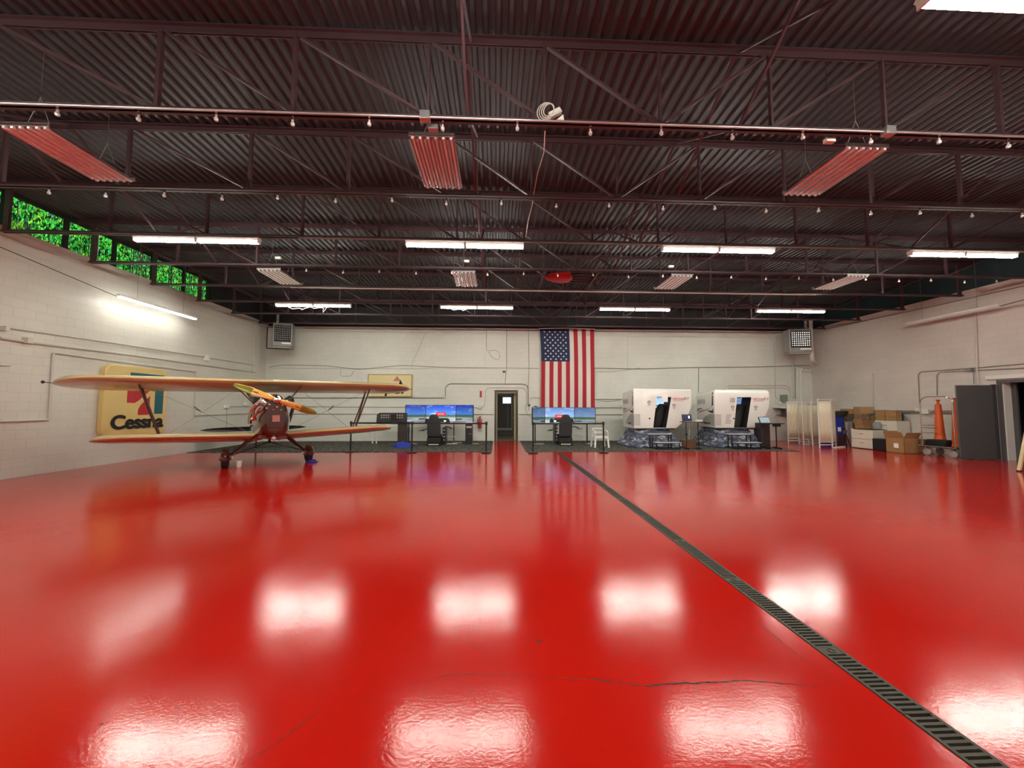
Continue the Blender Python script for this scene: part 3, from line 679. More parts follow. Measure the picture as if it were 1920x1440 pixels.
# ================================================================ biplane
import_c = (-5.91, 10.38)
BP = thing('biplane', 'yellow-winged biplane with glossy maroon-brown fuselage parked on the red floor', 'airplane', (import_c[0], import_c[1], 0), R(34.5))
BP.rotation_euler = (0, R(-.6), R(34.5))
def wing(xs, tipl, yc, chord, zc, pitch, dihed, thick, x0, x1, name, nseg=26):
    rings = []; n = 20
    for i in range(nseg+1):
        t_ = i/nseg; x = x0+(x1-x0)*(0.5-0.5*math.cos(PI*t_))
        e = min((x-x0), (x1-x)); sc = 1.0
        if x0 < 0 and x1 > 0 or True:
            ee = min(abs(x-tipl[0]) if tipl[0] is not None else 9, abs(x-tipl[1]) if tipl[1] is not None else 9)
            sc = 1.0 if ee > 1.0 else max(.04, math.sqrt(max(0, 1-((1.0-ee)/1.0)**2.3)))
        ring = []
        for k in range(n):
            a = 2*PI*k/n; u = (1-math.cos(a))/2; th = thick*(1.48*math.sqrt(u)-.63*u-1.76*u*u+1.42*u**3-.51*u**4)*2.2
            zz = (th*1.0 if a < PI else -th*.45)*min(1, sc*1.4)
            yl = (u-.5)*chord*sc + (1-sc)*chord*.08
            ring.append(Vector((x, yc+yl*math.cos(pitch)+zz*math.sin(pitch), zc+dihed*abs(x)-yl*math.sin(pitch)+zz*math.cos(pitch))))
        rings.append(ring)
    return MB().loft(rings).build(name, 'wing', BP, smooth=True)
PITCH = R(11)
uw = wing(None, (-3.82, 3.82), .05, 1.22, 2.02, PITCH, .0, .10, -3.82, 3.82, 'upper_wing', 44)
lwl = wing(None, (-3.3, None), .25, 1.15, .67, PITCH, .035, .10, -3.3, -.25, 'lower_wing')
lwr = wing(None, (None, 3.3), .25, 1.15, .68, PITCH, .035, .10, .25, 3.3, 'lower_wing')
# aileron hinge lines and small white fabric tabs seen on the trailing edge
for w_, xs, yy, zz in ((uw, (-1.7, ), .55, 2.0), (lwl, (-1.3, ), .75, .68)):
    for x in xs: MB().cbox((x, yy-.1, zz), (.02, .10, .07)).build('drain_tab', 'white', w_)
# fuselage
def sect(y, zc, w_, h, e=2.6, n=24, top=1.0):
    r = []
    for k in range(n):
        a = 2*PI*k/n; c, s = math.cos(a), math.sin(a)
        x = w_*math.copysign(abs(c)**(2/e), c); z = h*math.copysign(abs(s)**(2/e), s)
        if z > 0: x *= (1-(z/h)*(1-top))
        r.append(Vector((x, y, zc+z)))
    return r
fz = MB().loft([sect(-1.39, 1.29, .19, .42, 2.3, top=.62), sect(-1.32, 1.28, .26, .50, 2.5, top=.6), sect(-1.05, 1.26, .32, .53, 2.7, top=.58), sect(-.4, 1.22, .41, .53, 3, top=.62),
                sect(.4, 1.20, .42, .50, 3, top=.75), sect(1.2, 1.14, .39, .44, 3, top=.8), sect(2.2, 1.02, .29, .36, 3, top=.75), sect(3.4, .90, .20, .26, 2.8), sect(4.5, .80, .10, .17, 2.4), sect(5.2, .76, .03, .10, 2)])
fus = fz.build('fuselage', 'maroon', BP, smooth=True)
# nose details
MB().box(-.075, .075, -1.43, -1.385, 1.16, 1.31).build('grille', [mat('pinkish_mesh', (.45, .16, .15), .4)], fus, bevel=.004)
b = MB()
for x, z, r_ in ((-.13, 1.56, .035), (.02, 1.50, .045), (.13, 1.54, .03), (-.18, 1.47, .04), (-.06, 1.44, .025), (.10, 1.43, .03)): b.ball((x, -1.375, z), r_*.7, 10)
b.build('engine_fittings', 'chrome', fus, smooth=True)
MB().lathe([(.05, -.02), (.05, .1), (.035, .12)], Matrix.Translation((-.03, -1.28, .78)) @ Matrix.Rotation(R(90), 4, 'X'), 12).build('exhaust_stub', 'chrome', fus, smooth=True)
# cylinder banks standing out of the cowling in a V
for s in (-1, 1):
    for i in range(4):
        y = -1.15+.2*i; T = Matrix.Translation((s*.14, y, 1.52)) @ Matrix.Rotation(R(48)*s, 4, 'Y'); pr = []
        for k in range(7): pr += [(.062, .02*k+.02), (.078, .02*k+.024), (.078, .02*k+.032), (.062, .02*k+.036)]
        cyl = MB().lathe([(.06, 0)]+pr+[(.06, .19), (.05, .22)], T, 14).build('cylinder', 'galv' if s < 0 else 'black', BP)
        b = MB().box(-.05, .05, -.055, .055, .20, .25, T); b.build('rocker_box', 'chrome' if s < 0 else 'black', cyl, bevel=.01)
    b = MB(); x = s*.40
    b.tube(arc_pts([(s*.30, -1.2, 1.62), (s*.41, -1.12, 1.55), (s*.44, -.5, 1.42), (s*.45, -.1, 1.22), (s*.44, .1, 1.1)], .12), .042, 10)
    b.build('exhaust_manifold', 'chrome' if s < 0 else 'maroon2', BP, smooth=True)
b = MB().tube(arc_pts([(-.36, -1.2, 1.55), (-.44, -1.1, 1.42), (-.38, -1.0, 1.2)], .06), .03, 8); b.tube(arc_pts([(-.30, -1.3, 1.5), (-.38, -1.22, 1.35), (-.40, -1.1, 1.28)], .06), .022, 8); b.ball((-.44, -1.0, 1.22), .045)
b.build('intake_pipes', 'chrome', BP, smooth=True)
b = MB(); b.loft([[Vector((.16+.0*i, -1.15, 1.62)), Vector((.38, -1.1, 1.76)), Vector((.42, -1.06, 1.62)), Vector((.24, -1.12, 1.52))], [Vector((.2, -.2, 1.66)), Vector((.42, -.2, 1.82)), Vector((.46, -.2, 1.66)), Vector((.26, -.2, 1.56))]])
b.build('carburettor_cowl', 'black', BP, bevel=.03)
MB().loft([[Vector((-.42, -1.0, 1.62)), Vector((-.42, -1.0, 1.76)), Vector((-.2, -1.0, 1.72)), Vector((-.2, -1.0, 1.58))], [Vector((-.44, -.1, 1.62)), Vector((-.44, -.1, 1.78)), Vector((-.2, -.1, 1.76)), Vector((-.2, -.1, 1.6))]]).build('magneto_box', 'black', BP, bevel=.02)
# rounded tank top / cowl hump
MB().loft([sect(-1.3, 1.62, .12, .12, 2), sect(-1.1, 1.66, .17, .15, 2), sect(-.5, 1.68, .20, .14, 2), sect(.2, 1.66, .22, .12, 2), sect(.5, 1.6, .18, .08, 2)]).build('header_tank', 'maroon', BP, smooth=True)
# windscreens, cockpit rims, headrest
for y in (.72, 1.65):
    b = MB(); b.add([(-.22, y, 1.56), (.22, y, 1.56), (.16, y+.1, 1.76), (-.16, y+.1, 1.76)], [(0, 1, 2, 3)]); o = b.build('windscreen', 'glass', BP); o.modifiers.new('s', 'SOLIDIFY').thickness = .006
    MB().tube([(.24*math.cos(a*PI/10), y+.45+.3*math.sin(a*PI/10), 1.57) for a in range(20)], .03, 6, closed=True).build('cockpit_rim', 'brown', BP, smooth=True)
# propeller
prop = None; ang = R(-22); rg = []
for i in range(25):
    t_ = -1+2*i/24; r_ = abs(t_); L_ = .94*t_
    cw = .055+.075*math.sin(PI*min(1, r_*1.02))**.8*(1 if r_ > .12 else .5) if r_ < .98 else .035
    th = .045*(1-r_)+.008; tw = R(22+38*(1-r_))*(1 if t_ > 0 else -1)
    ring = []
    for k in range(10):
        a = 2*PI*k/10; c, s = math.cos(a)*cw, math.sin(a)*th
        # blade runs along x; chord is mostly vertical, twisted about x
        ring.append(Vector((L_, s*math.cos(tw)-c*math.sin(tw)*.55, c*math.cos(tw)*.8+s*math.sin(tw))))
    rg.append(ring)
TP = Matrix.Translation((0, -1.50, 1.67)) @ Matrix.Rotation(-ang, 4, 'Y') @ Matrix.Scale(.95, 4)
def xf(rings): return [[TP @ v for v in g] for g in rings]
prop = MB().loft(xf(rg)).build('propeller', 'wood', BP, smooth=True)
for sl in (slice(0, 6), slice(19, 25)):
    g2 = [[v*1 for v in g] for g in rg[sl]]
    g2 = [[Vector((v.x, v.y*1.12+(.002 if v.y > 0 else -.002), v.z*1.06)) for v in g] for g in g2]
    MB().loft(xf(g2)).build('blade_tip', 'olive', prop, smooth=True)
for s in (-1, 1): MB().box(s*.47-.05, s*.47+.05, -.055, -.02, -.012, .012, TP).build('blade_decal', 'brown', prop)
MB().lathe([(.085, .0), (.09, .03), (.075, .06), (.04, .075), (.03, .11), (.005, .115)], Matrix.Translation((0, -1.54, 1.67)) @ Matrix.Rotation(R(90), 4, 'X'), 18).build('hub_cap', 'chrome', prop, smooth=True)
MB().lathe([(.06, -.1), (.06, .1)], Matrix.Translation((0, -1.42, 1.67)) @ Matrix.Rotation(R(90), 4, 'X'), 14).build('crankshaft', 'galv', prop)
# struts: N struts outboard, cabane, flying wires
def strut(a, c, name='strut', w_=.05, t_=.022, m='maroon2', par=BP): return MB().bar(a, c, t_, w_, (0, 1, 0)).build(name, m, par, bevel=.006)
for s in (-1, 1):
    xt, xb = s*2.5, s*2.13
    A, B_, C_, D_ = (xt, -.18, 2.03), (xt, .26, 1.95), (xb, .05, .78), (xb, .45, .71)
    for p, q in ((A, C_), (B_, D_), (B_, C_)): MB().tube([p, q], .02, 8).build('wing_strut', 'maroon2', BP)
    for (p, q) in (((s*.66, -.35, 2.06), (s*.28, -.5, 1.55)), ((s*.66, .3, 1.94), (s*.33, .1, 1.55)), ((s*.66, -.35, 2.06), (s*.33, .1, 1.55))): MB().tube([p, q], .014, 8).build('cabane_strut', 'maroon2', BP)
    b = MB()
    for dy in (-.04, .06):
        b.tube([(xt, .0+dy, 2.0), (s*.3, .1+dy, .78)], .0025, 5); b.tube([(xb, .2+dy, .77), (s*.66, .0+dy, 2.0)], .0025, 5)
    b.build('flying_wires', 'conduit_d', BP)
    b = MB().bar((s*1.42, .1, 1.40), (s*1.56, .1, 1.53), .015, .02); b.build('wire_spreader', 'black', BP)
# mast and filler on the upper wing
MB().tube([(-.5, -.3, 1.8), (-.5, -.3, 2.06)], .02, 8).build('fuel_pipe', 'black', BP)
MB().lathe([(.03, 0), (.035, .03), (.02, .045)], Matrix.Translation((.0, -.25, 2.15)), 12).build('fuel_cap', 'black', uw)
b = MB().tube([(-3.78, .1, 2.02), (-3.92, .1, 2.04)], .008, 8); b.ball((-3.95, .1, 2.045), .032); b.build('tip_light', 'black', uw, smooth=True)
b = MB().tube([(3.78, .1, 2.02), (3.90, .1, 2.05)], .010, 8); b.ball((3.90, .1, 2.05), .02); b.build('tip_light', 'black', uw, smooth=True)
# tail
b = MB(); rg = []
for i in range(17):
    x = -1.6+3.2*i/16; e = 1.6-abs(x); sc = min(1, math.sqrt(max(.003, 1-((max(0, 1.0-e))/1.0)**2)))
    rg.append([Vector((x, 4.9+(math.cos(2*PI*k/12))*.42*sc, .72+.045*math.sin(2*PI*k/12)*sc-(math.cos(2*PI*k/12))*.42*sc*.22)) for k in range(12)])
b.loft(rg).build('stabilizer', 'maroon2', BP, smooth=True)
b = MB(); b.prism([(4.5, .85), (5.5, .75), (5.55, 1.1), (5.3, 1.42), (5.0, 1.45), (4.7, 1.2)], -.025, .025, 'x'); b.build('fin', 'maroon', BP, bevel=.02)
b = MB().tube([(0, 4.8, .68), (0, 5.0, .16)], .025, 8); b.build('tail_spring', 'maroon2', BP)
MB().lathe([(.03, -.03), (.09, -.03), (.10, 0), (.09, .03), (.03, .03)], Matrix.Translation((0, 5.02, .10)) @ Matrix.Rotation(R(90), 4, 'Y'), 16).build('tail_wheel', 'rubber', BP)
# undercarriage
for s in (-1, 1):
    wx = s*.92
    for p, q in (((s*.27, -.45, .86), (s*.80, -.0, .34)), ((s*.27, .55, .80), (s*.80, .03, .34))): MB().tube([p, q], .028, 10).build('gear_leg', 'maroon2', BP)
    MB().tube([(s*.82, .0, .30), (s*-.02, .05, .60)], .016, 8).build('spreader_bar', 'maroon2', BP)
    MB().tube([(s*.76, .0, .24), (s*1.0, .0, .24)], .03, 10).build('axle', 'galv', BP)
    pr = [(.05, -.075), (.17, -.085), (.215, -.065), (.228, 0), (.215, .065), (.17, .085), (.05, .075)]
    wh = MB().lathe(pr, Matrix.Translation((wx, 0, .228)) @ Matrix.Rotation(R(90), 4, 'Y'), 28).build('wheel', 'rubber', BP, smooth=True)
    # teardrop spat, open underneath
    rg = []
    for i in range(13):
        t_ = i/12; y = -.30+.66*t_; hw = .125*math.sin(PI*min(1, max(.03, t_**.75*1.0)))**.6+.003; hh = .205*math.sin(PI*min(.985, max(.06, t_**.7)))**.6
        rg.append([Vector((wx+hw*math.cos(PI*k/10), y, .245+hh*math.sin(PI*k/10)*1.0)) for k in range(11)]+[Vector((wx-hw*.9, y, .20)), Vector((wx+hw*.9, y, .20))])
    sp = MB().loft(rg).build('wheel_spat', 'maroon', BP, smooth=True)
    MB().box(wx-.128, wx+.128, -.20, .26, .235, .262).build('spat_stripe', mat('spat_orange', (.40, .05, .015), .25, coat=.6), sp, bevel=.008)
b = MB(); b.tube([(0, -.3, .78), (0, .0, .58), (0, .5, .74)], .024, 8); b.tube([(-.03, .3, .72), (.35, 1.3, .55)], .03, 8); b.tube([(.03, .3, .72), (-.5, 1.2, .5)], .025, 8)
b.build('belly_brace', 'black', BP)
# things by the wheels
q = at(448, 876, Z=0); tag(MB().lathe([(.045, 0), (.05, .01), (.065, .13), (.07, .16), (.06, .165)], Matrix.Translation(q), 16).build('cup', 'white', smooth=True), 'small white cup on the floor beside the biplane left wheel', 'cup')
q = at(586, 866, Z=0); b = MB(); rr = random.Random(5)
b.loft([[Vector((q.x+(.17-.035*i)*math.cos(a*PI/7)*rr.uniform(.7, 1.2), q.y-.05+.12*math.sin(a*PI/7)*rr.uniform(.8, 1.1), .004+.02*i+rr.uniform(0, .012))) for a in range(14)] for i in range(4)])
tag(b.build('chock_rag', 'blue_cloth', smooth=True), 'blue rag tucked under the biplane right wheel', 'rag')
q = at(418, 866, Z=0); b = MB().tube([q+Vector((0, 0, .01)), q+Vector((.03, -.03, .12)), q+Vector((-.04, 0, .2)), q+Vector((.03, .05, .27)), q+Vector((-.02, .02, .33))], .012, 6)
tag(b.build('tie_rope', 'rubber', smooth=True), 'dark rope hanging beside the biplane left wheel', 'rope')

# ================================================================ signs and flag
a_, b_ = at(190, 823, X=XL+.16), at(309, 823, X=XL+.16); c_ = at(195, 681, X=XL+.16)
y0, y1 = a_.y, b_.y; z1 = c_.z; z0 = a_.z; SW, SH = y1-y0, z1-z0
S = thing('cessna_sign'.replace('cessna', 'wall'), 'large yellow wall sign with red and teal emblem above black lettering', 'sign', (XL, y0, z0))
def rrect(u0, u1, v0, v1, r, n=6):
    P = []
    for cx, cy_, a0 in ((u1-r, v1-r, 0), (u0+r, v1-r, 90), (u0+r, v0+r, 180), (u1-r, v0+r, 270)):
        for k in range(n+1): P.append((cx+r*math.cos(R(a0+90*k/n)), cy_+r*math.sin(R(a0+90*k/n))))
    return P
MB().prism(rrect(0, SW, 0, SH, SW*.12), 0.005, .155, 'x').build('sign_box', 'yellow', S, bevel=.02)
def flatp(pts, name, m): return MB().prism([(u*SW, (v*131+11)/142*SH) for u, v in pts], .15, .166, 'x').build(name, m, S)
flatp([(.36, .905), (.36, .80), (.78, .80), (.78, .26), (.925, .26), (.925, .905)], 'teal_emblem', 'signteal')
flatp([(.33, .70), (.33, .44), (.44, .435), (.50, .47), (.72, .67), (.72, .70)], 'red_emblem', 'signred')
flatp([(.51, .25), (.51, .33), (.545, .40), (.69, .55), (.69, .25)], 'red_emblem', 'signred')
text('Cessna', 'lettering', 'blackm', SH*.265, Matrix.Translation((.168, SW*.525, SH*.20)) @ LEFTW @ Matrix.Diagonal((1.12, 1, 1, 1)), S, bold=.034, depth=.006, spacing=.95)
p0, p1 = at(689, 744, Y=YB-.09), at(773, 702, Y=YB-.09); PW, PH = p1.x-p0.x, p1.z-p0.z
S2 = thing('wall_sign', 'wide pale yellow wall sign half hidden behind the biplane right wing', 'sign', (p0.x, YB, p0.z))
MB().box(0, PW, -.10, -.005, 0, PH).build('sign_box', mat('pale_yellow_sign', (.72, .60, .30), .35, 0, .08), S2, bevel=.01)
b = MB()
for x0, x1, zz0, zz1 in ((0, PW, 0, .035), (0, PW, PH-.035, PH), (0, .035, .035, PH-.035), (PW-.035, PW, .035, PH-.035)): b.box(x0, x1, -.115, -.10, zz0, zz1)
b.build('sign_frame', mat('sign_frame_ochre', (.35, .26, .08), .4), S2)
text('Piper', 'lettering', 'blackm', PH*.62, Matrix.Translation((PW*.50, -.105, PH*.34)) @ FRONT @ Matrix.Diagonal((1.15, 1, 1, 1)), S2, bold=.025, depth=.004, shear=.15)
MB().prism([(PW*.57, PH*.70), (PW*.66, PH*.93), (PW*.745, PH*.70)], -.112, -.10).build('red_triangle', mat('faded_red', (.5, .16, .14), .4), S2)
MB().prism([(PW*.70, PH*.55), (PW*.735, PH*.78), (PW*.79, PH*.55)], -.108, -.10).build('black_triangle', 'blackm', S2)

f0, f1 = at(1012, 617, Y=YB-.12).x, at(1114, 620, Y=YB-.12).x; FW = f1-f0; ft = 5.07; fb = 1.36
def fy(u, v):   # drape: gentle folds
    return -.012*math.sin(u*PI*13+v*3)*(.3+v)-.02*math.sin(u*5+v*7)*v
def flx(u, v): return u*FW+(.045*FW*math.sin(min(1, v/.4)*PI/2)*(1-u)*.6 if v < .4 else .045*FW*(1-u)*.6-.02*FW*(v-.4)*(1-u))
b = MB(); NU, NV = 13*4, 60; uj = 7/13; vj = .40
for i in range(NU):
    for j in range(NV):
        u0_, u1_, v0_, v1_ = i/NU, (i+1)/NU, j/NV, (j+1)/NV; st_ = i//4
        union = st_ < 7 and (j+.5)/NV < vj
        b.mat(2 if union else (0 if st_ % 2 == 0 else 1))
        q = []
        for u, v in ((u0_, v0_), (u1_, v0_), (u1_, v1_), (u0_, v1_)): q.append((flx(u, v), fy(u, v), -v*(ft-fb)))
        b.add(q, [(0, 1, 2, 3)])
b.mat(3)
for r_ in range(11):
    nst = 5 if r_ % 2 == 0 else 4
    for k in range(nst):
        u = (.105+.098*(2*k+(0 if nst == 5 else 1))/2*1.02); u = uj*(.15+.72*((2*k+(0 if nst == 5 else 1))/8)); v = vj*(.09+.84*r_/10)
        cx_, cz_, cy2 = flx(u, v), -v*(ft-fb), fy(u, v)-.012; R_ = .05
        P = [(cx_+(R_ if m % 2 == 0 else R_*.42)*math.sin(m*PI/5), cy2, cz_+(R_ if m % 2 == 0 else R_*.42)*math.cos(m*PI/5)) for m in range(10)]
        b.add(P+[(cx_, cy2, cz_)], [(m, (m+1) % 10, 10) for m in range(10)])
fl = b.build('flag', [mat('flag_red', (.42, .008, .022), .7), mat('flag_white', (.74, .68, .64), .75), mat('flag_navy', (.008, .018, .075), .7), mat('flag_star', (.85, .85, .85), .7)])
fl.location = (f0, YB-.12, ft); fl.modifiers.new('s', 'SOLIDIFY').thickness = .003
tag(fl, 'large American flag hanging vertically on the back wall', 'flag')
b = MB().tube([(-.03, -.01, .015), (FW*.5, -.01, .045), (FW+.03, -.01, .015)], .018, 6); o = b.build('header_band', 'white', fl)

# ================================================================ runs of pipe and cable on the walls
def run(pts, plane, r_, name, label, cat, m='conduit', round_=.12, off=.03, n=8):
    P = []
    for px, py in pts:
        if plane == 'B': P.append(at(px, py, Y=YB-off))
        elif plane == 'L': P.append(at(px, py, X=XL+off))
        else: P.append(at(px, py, X=XR-off))
    if round_: P = arc_pts(P, round_)
    return tag(MB().tube(P, r_, n).build(name, m, smooth=True), label, cat)
run([(505, 688), (530, 684), (620, 686), (670, 693), (750, 685), (845, 689), (950, 690), (1010, 691)], 'B', .010, 'wall_cable', 'long grey cable sagging along the back wall left of the flag', 'cable', 'conduit_d', .3, .02)
run([(500, 690), (700, 691), (1000, 690)], 'B', .008, 'wall_cable', 'thin straight cable just below the sagging cable on the back wall', 'cable', 'conduit', 0, .02)
run([(1114, 690), (1195, 692), (1300, 689), (1420, 688), (1518, 685)], 'B', .015, 'wall_conduit', 'long conduit across the back wall right of the flag', 'conduit', 'conduit_d', .3, .03)
run([(1114, 697), (1150, 697), (1200, 690)], 'B', .008, 'wall_cable', 'loose cable branching off right of the flag', 'cable', 'conduit_d', .2, .02)
run([(545, 620), (700, 622), (1010, 624)], 'B', .008, 'wall_cable', 'thin cable along the top of the back wall left of the flag', 'cable', 'conduit', 0, .02)
run([(798, 624), (771, 686)], 'B', .005, 'wall_cable', 'thin cable slanting down above the yellow wall sign', 'cable', 'conduit_d', 0, .02)
run([(950, 617), (950, 690), (947, 720)], 'B', .010, 'wall_cable', 'vertical cable from the ceiling to the pipe above the back door', 'cable', 'conduit_d', 0, .02)
run([(912, 617), (912, 655), (914, 658), (932, 656), (938, 664), (936, 675), (925, 672), (916, 660)], 'B', .008, 'wall_cable', 'looped grey cable hanging left of the flag', 'cable', 'conduit_d', .15, .03)
run([(910, 660), (909, 690)], 'B', .007, 'wall_cable', 'short vertical cable below the looped cable', 'cable', 'conduit', 0, .02)
run([(639, 691), (639, 705), (658, 705), (663, 696)], 'B', .008, 'wall_cable', 'small square cable loop left of the yellow wall sign', 'cable', 'conduit_d', .05, .02)
run([(545, 746), (830, 746), (835, 745), (835, 726), (842, 719.5), (980, 720), (988, 722), (990.5, 730), (990.5, 758)], 'B', .017, 'wall_conduit', 'outer grey conduit arching over the back door', 'conduit', 'conduit_d', .25, .035)
run([(545, 762), (898, 763.5), (906, 763), (909, 757), (910, 733), (914, 726.5), (982, 727), (987, 732), (987, 762)], 'B', .015, 'wall_conduit', 'inner pale conduit arching over the back door', 'conduit', 'conduit', .25, .035)
run([(545, 776), (925, 777)], 'B', .012, 'wall_conduit', 'straight conduit along the back wall behind the simulator screens', 'conduit', 'conduit_d', 0, .03)
run([(973, 777), (999, 777)], 'B', .012, 'wall_conduit', 'short conduit between the back door and the right screens', 'conduit', 'conduit_d', 0, .03)
run([(1114, 748.5), (1166, 748.5)], 'B', .014, 'wall_conduit', 'upper conduit between the flag and the nearer white pod', 'conduit', 'conduit_d', 0, .03)
run([(1117, 764.5), (1166, 764.5)], 'B', .012, 'wall_conduit', 'middle conduit between the right screens and the white pod', 'conduit', 'conduit_d', 0, .03)
run([(1117, 777.5), (1166, 777.5)], 'B', .012, 'wall_conduit', 'lower conduit between the right screens and the white pod', 'conduit', 'conduit_d', 0, .03)
run([(1118, 749.5), (1135, 753), (1150, 752), (1166, 748.5)], 'B', .007, 'wall_cable', 'slack cable sagging right of the flag', 'cable', 'conduit_d', .2, .02)
run([(994, 748), (1000, 745), (1013, 747)], 'B', .010, 'wall_cable', 'short cable beside the left edge of the flag', 'cable', 'conduit_d', .1, .02)
run([(991, 617), (992, 690), (990, 745), (992, 770)], 'B', .010, 'wall_cable', 'vertical cable dropping close to the left edge of the flag', 'cable', 'conduit_d', .1, .02)
run([(989, 757), (984, 764), (988, 776), (998, 785)], 'B', .007, 'wall_cable', 'tangled cable loop beside the right screens', 'cable', 'conduit_d', .15, .05)
run([(1177, 691), (1177, 631), (1450, 634)], 'B', .009, 'wall_conduit', 'thin conduit outlining a panel high on the right of the back wall', 'conduit', 'conduit', .03, .02)
run([(1310, 690), (1309.5, 736)], 'B', .013, 'wall_conduit', 'short vertical conduit above the gap between the white pods', 'conduit', 'conduit_d', 0, .02)
run([(1434, 621), (1450, 640), (1452, 690), (1454, 760)], 'B', .008, 'wall_cable', 'thin cable bending down left of the right unit heater', 'cable', 'conduit', .1, .02)
run([(1358, 735), (1358, 729), (1362, 722.5), (1474, 722.5), (1482, 729), (1482, 745)], 'B', .016, 'wall_conduit', 'outer pale conduit arching above the farther white pod', 'conduit', 'conduit', .2, .035)
run([(1366, 727), (1473, 727), (1480, 733)], 'B', .013, 'wall_conduit', 'inner pale conduit above the farther white pod', 'conduit', 'conduit', .2, .035)
run([(1486, 664), (1487, 748)], 'B', .022, 'wall_conduit', 'left one of the vertical pipes below the right unit heater', 'conduit', 'conduit', 0, .06)
run([(1491, 690), (1491, 748)], 'B', .018, 'wall_conduit', 'thin vertical pipe below the right unit heater', 'conduit', 'conduit_d', 0, .04)
run([(1517, 689), (1504, 690), (1500.5, 697), (1502, 752)], 'B', .035, 'wall_conduit', 'thick white pipe bending down below the right unit heater', 'conduit', 'white', .3, .08)
run([(1504, 697), (1520, 697), (1527, 703), (1530, 745)], 'B', .022, 'wall_conduit', 'pale pipe bending down into the right back corner', 'conduit', 'conduit', .4, .05)
b = MB().tube(arc_pts([at(1520, 600, Y=16.0), at(1520.5, 640, Y=16.0), at(1523, 676, Y=16.0), at(1530, 682, Y=16.6)], .2), .075, 12)
tag(b.build('vent_pipe', 'conduit', smooth=True), 'thick pale vent pipe beside the right unit heater', 'pipe')
run([(1455, 620), (1454, 745), (1462, 752), (1468, 753)], 'B', .012, 'wall_cable', 'vertical cable running down beside the farther white pod', 'cable', 'conduit', .2, .03)
run([(1455, 778), (1478, 778.5)], 'B', .014, 'wall_conduit', 'short conduit right of the farther white pod', 'conduit', 'conduit_d', 0, .03)
def wbox(px0, px1, py0, py1, plane, d, name, label, cat, m):
    if plane == 'B':
        a = at(px0, py1, Y=YB-.03); c = at(px1, py0, Y=YB-.03); b = MB().box(a.x, c.x, YB-d, YB-.002, a.z, c.z)
    elif plane == 'L':
        a = at(px0, py1, X=XL+.03); c = at(px1, py0, X=XL+.03); b = MB().box(XL+.002, XL+d, a.y, c.y, min(a.z, c.z), max(a.z, c.z))
    else:
        a = at(px0, py1, X=XR-.03); c = at(px1, py0, X=XR-.03); b = MB().box(XR-d, XR-.002, min(a.y, c.y), max(a.y, c.y), min(a.z, c.z), max(a.z, c.z))
    return tag(b.build(name, m, bevel=.006), label, cat)
wbox(1463, 1473.5, 740.5, 753.5, 'B', .14, 'breaker_box', 'grey electrical box on the back wall right of the pods', 'electrical box', mat('box_grey', (.22, .24, .22), .5))
wbox(1458, 1463, 753, 758, 'B', .12, 'socket_box', 'small white box with dark knob below the grey electrical box', 'electrical box', 'white')
wbox(1466, 1478, 766, 780, 'B', .25, 'paper_dispenser', 'dark grey box hung low on the wall beside the folding screens', 'box', mat('box_dark', (.12, .11, .11), .5))
b = MB().box(at(1461, 762, Y=16.9).x, at(1478, 762, Y=16.9).x, 16.85, YB-.01, 1.5, 1.54); tag(b.build('wall_shelf', 'white'), 'small white wall shelf above the dark grey box', 'shelf')
wbox(830, 835, 741, 746.5, 'B', .1, 'socket_box', 'small outlet box where the conduit turns up beside the yellow sign', 'electrical box', 'conduit')
wbox(897, 903, 761, 766.5, 'B', .1, 'socket_box', 'small round-looking outlet box left of the back door', 'electrical box', 'conduit')
wbox(942.5, 947.5, 695.5, 698.5, 'B', .15, 'door_sensor', 'tiny black sensor high above the back door', 'sensor', 'black')
wbox(421, 428, 759, 765, 'L', .08, 'socket_box', 'white outlet box behind the biplane, left one', 'electrical box', 'white')
wbox(899.5, 903.5, 733, 745, 'B', .03, 'extinguisher_sign', 'small red and white vertical sign left of the back door', 'sign', 'signred')
wbox(990.5, 993.5, 758, 762, 'B', .1, 'socket_box', 'small dark connector in the cable tangle right of the door', 'electrical box', 'black')
wbox(924, 973, 729.5, 731, 'B', .05, 'door_lintel', 'thin white lintel strip above the back doorway', 'trim', 'white')
# extinguisher
c = at(900, 803, Y=YB-.12); t = thing('fire_extinguisher', 'red fire extinguisher mounted on the wall left of the back door', 'fire extinguisher', c)
MB().lathe([(.02, 0), (.075, .02), (.08, .05), (.08, .36), (.06, .42), (.03, .45)], None, 16).build('cylinder', 'red', t, smooth=True)
MB().lathe([(.025, .45), (.03, .5), (.02, .52)], None, 10).build('valve', 'black', t)
MB().tube(arc_pts([(0, -.03, .49), (-.09, -.03, .49), (-.11, -.03, .38), (-.09, -.03, .15)], .05), .012, 6).build('hose', 'black', t)
MB().bar((0, 0, .51), (.09, -.02, .55), .02, .012).build('lever', 'black', t)
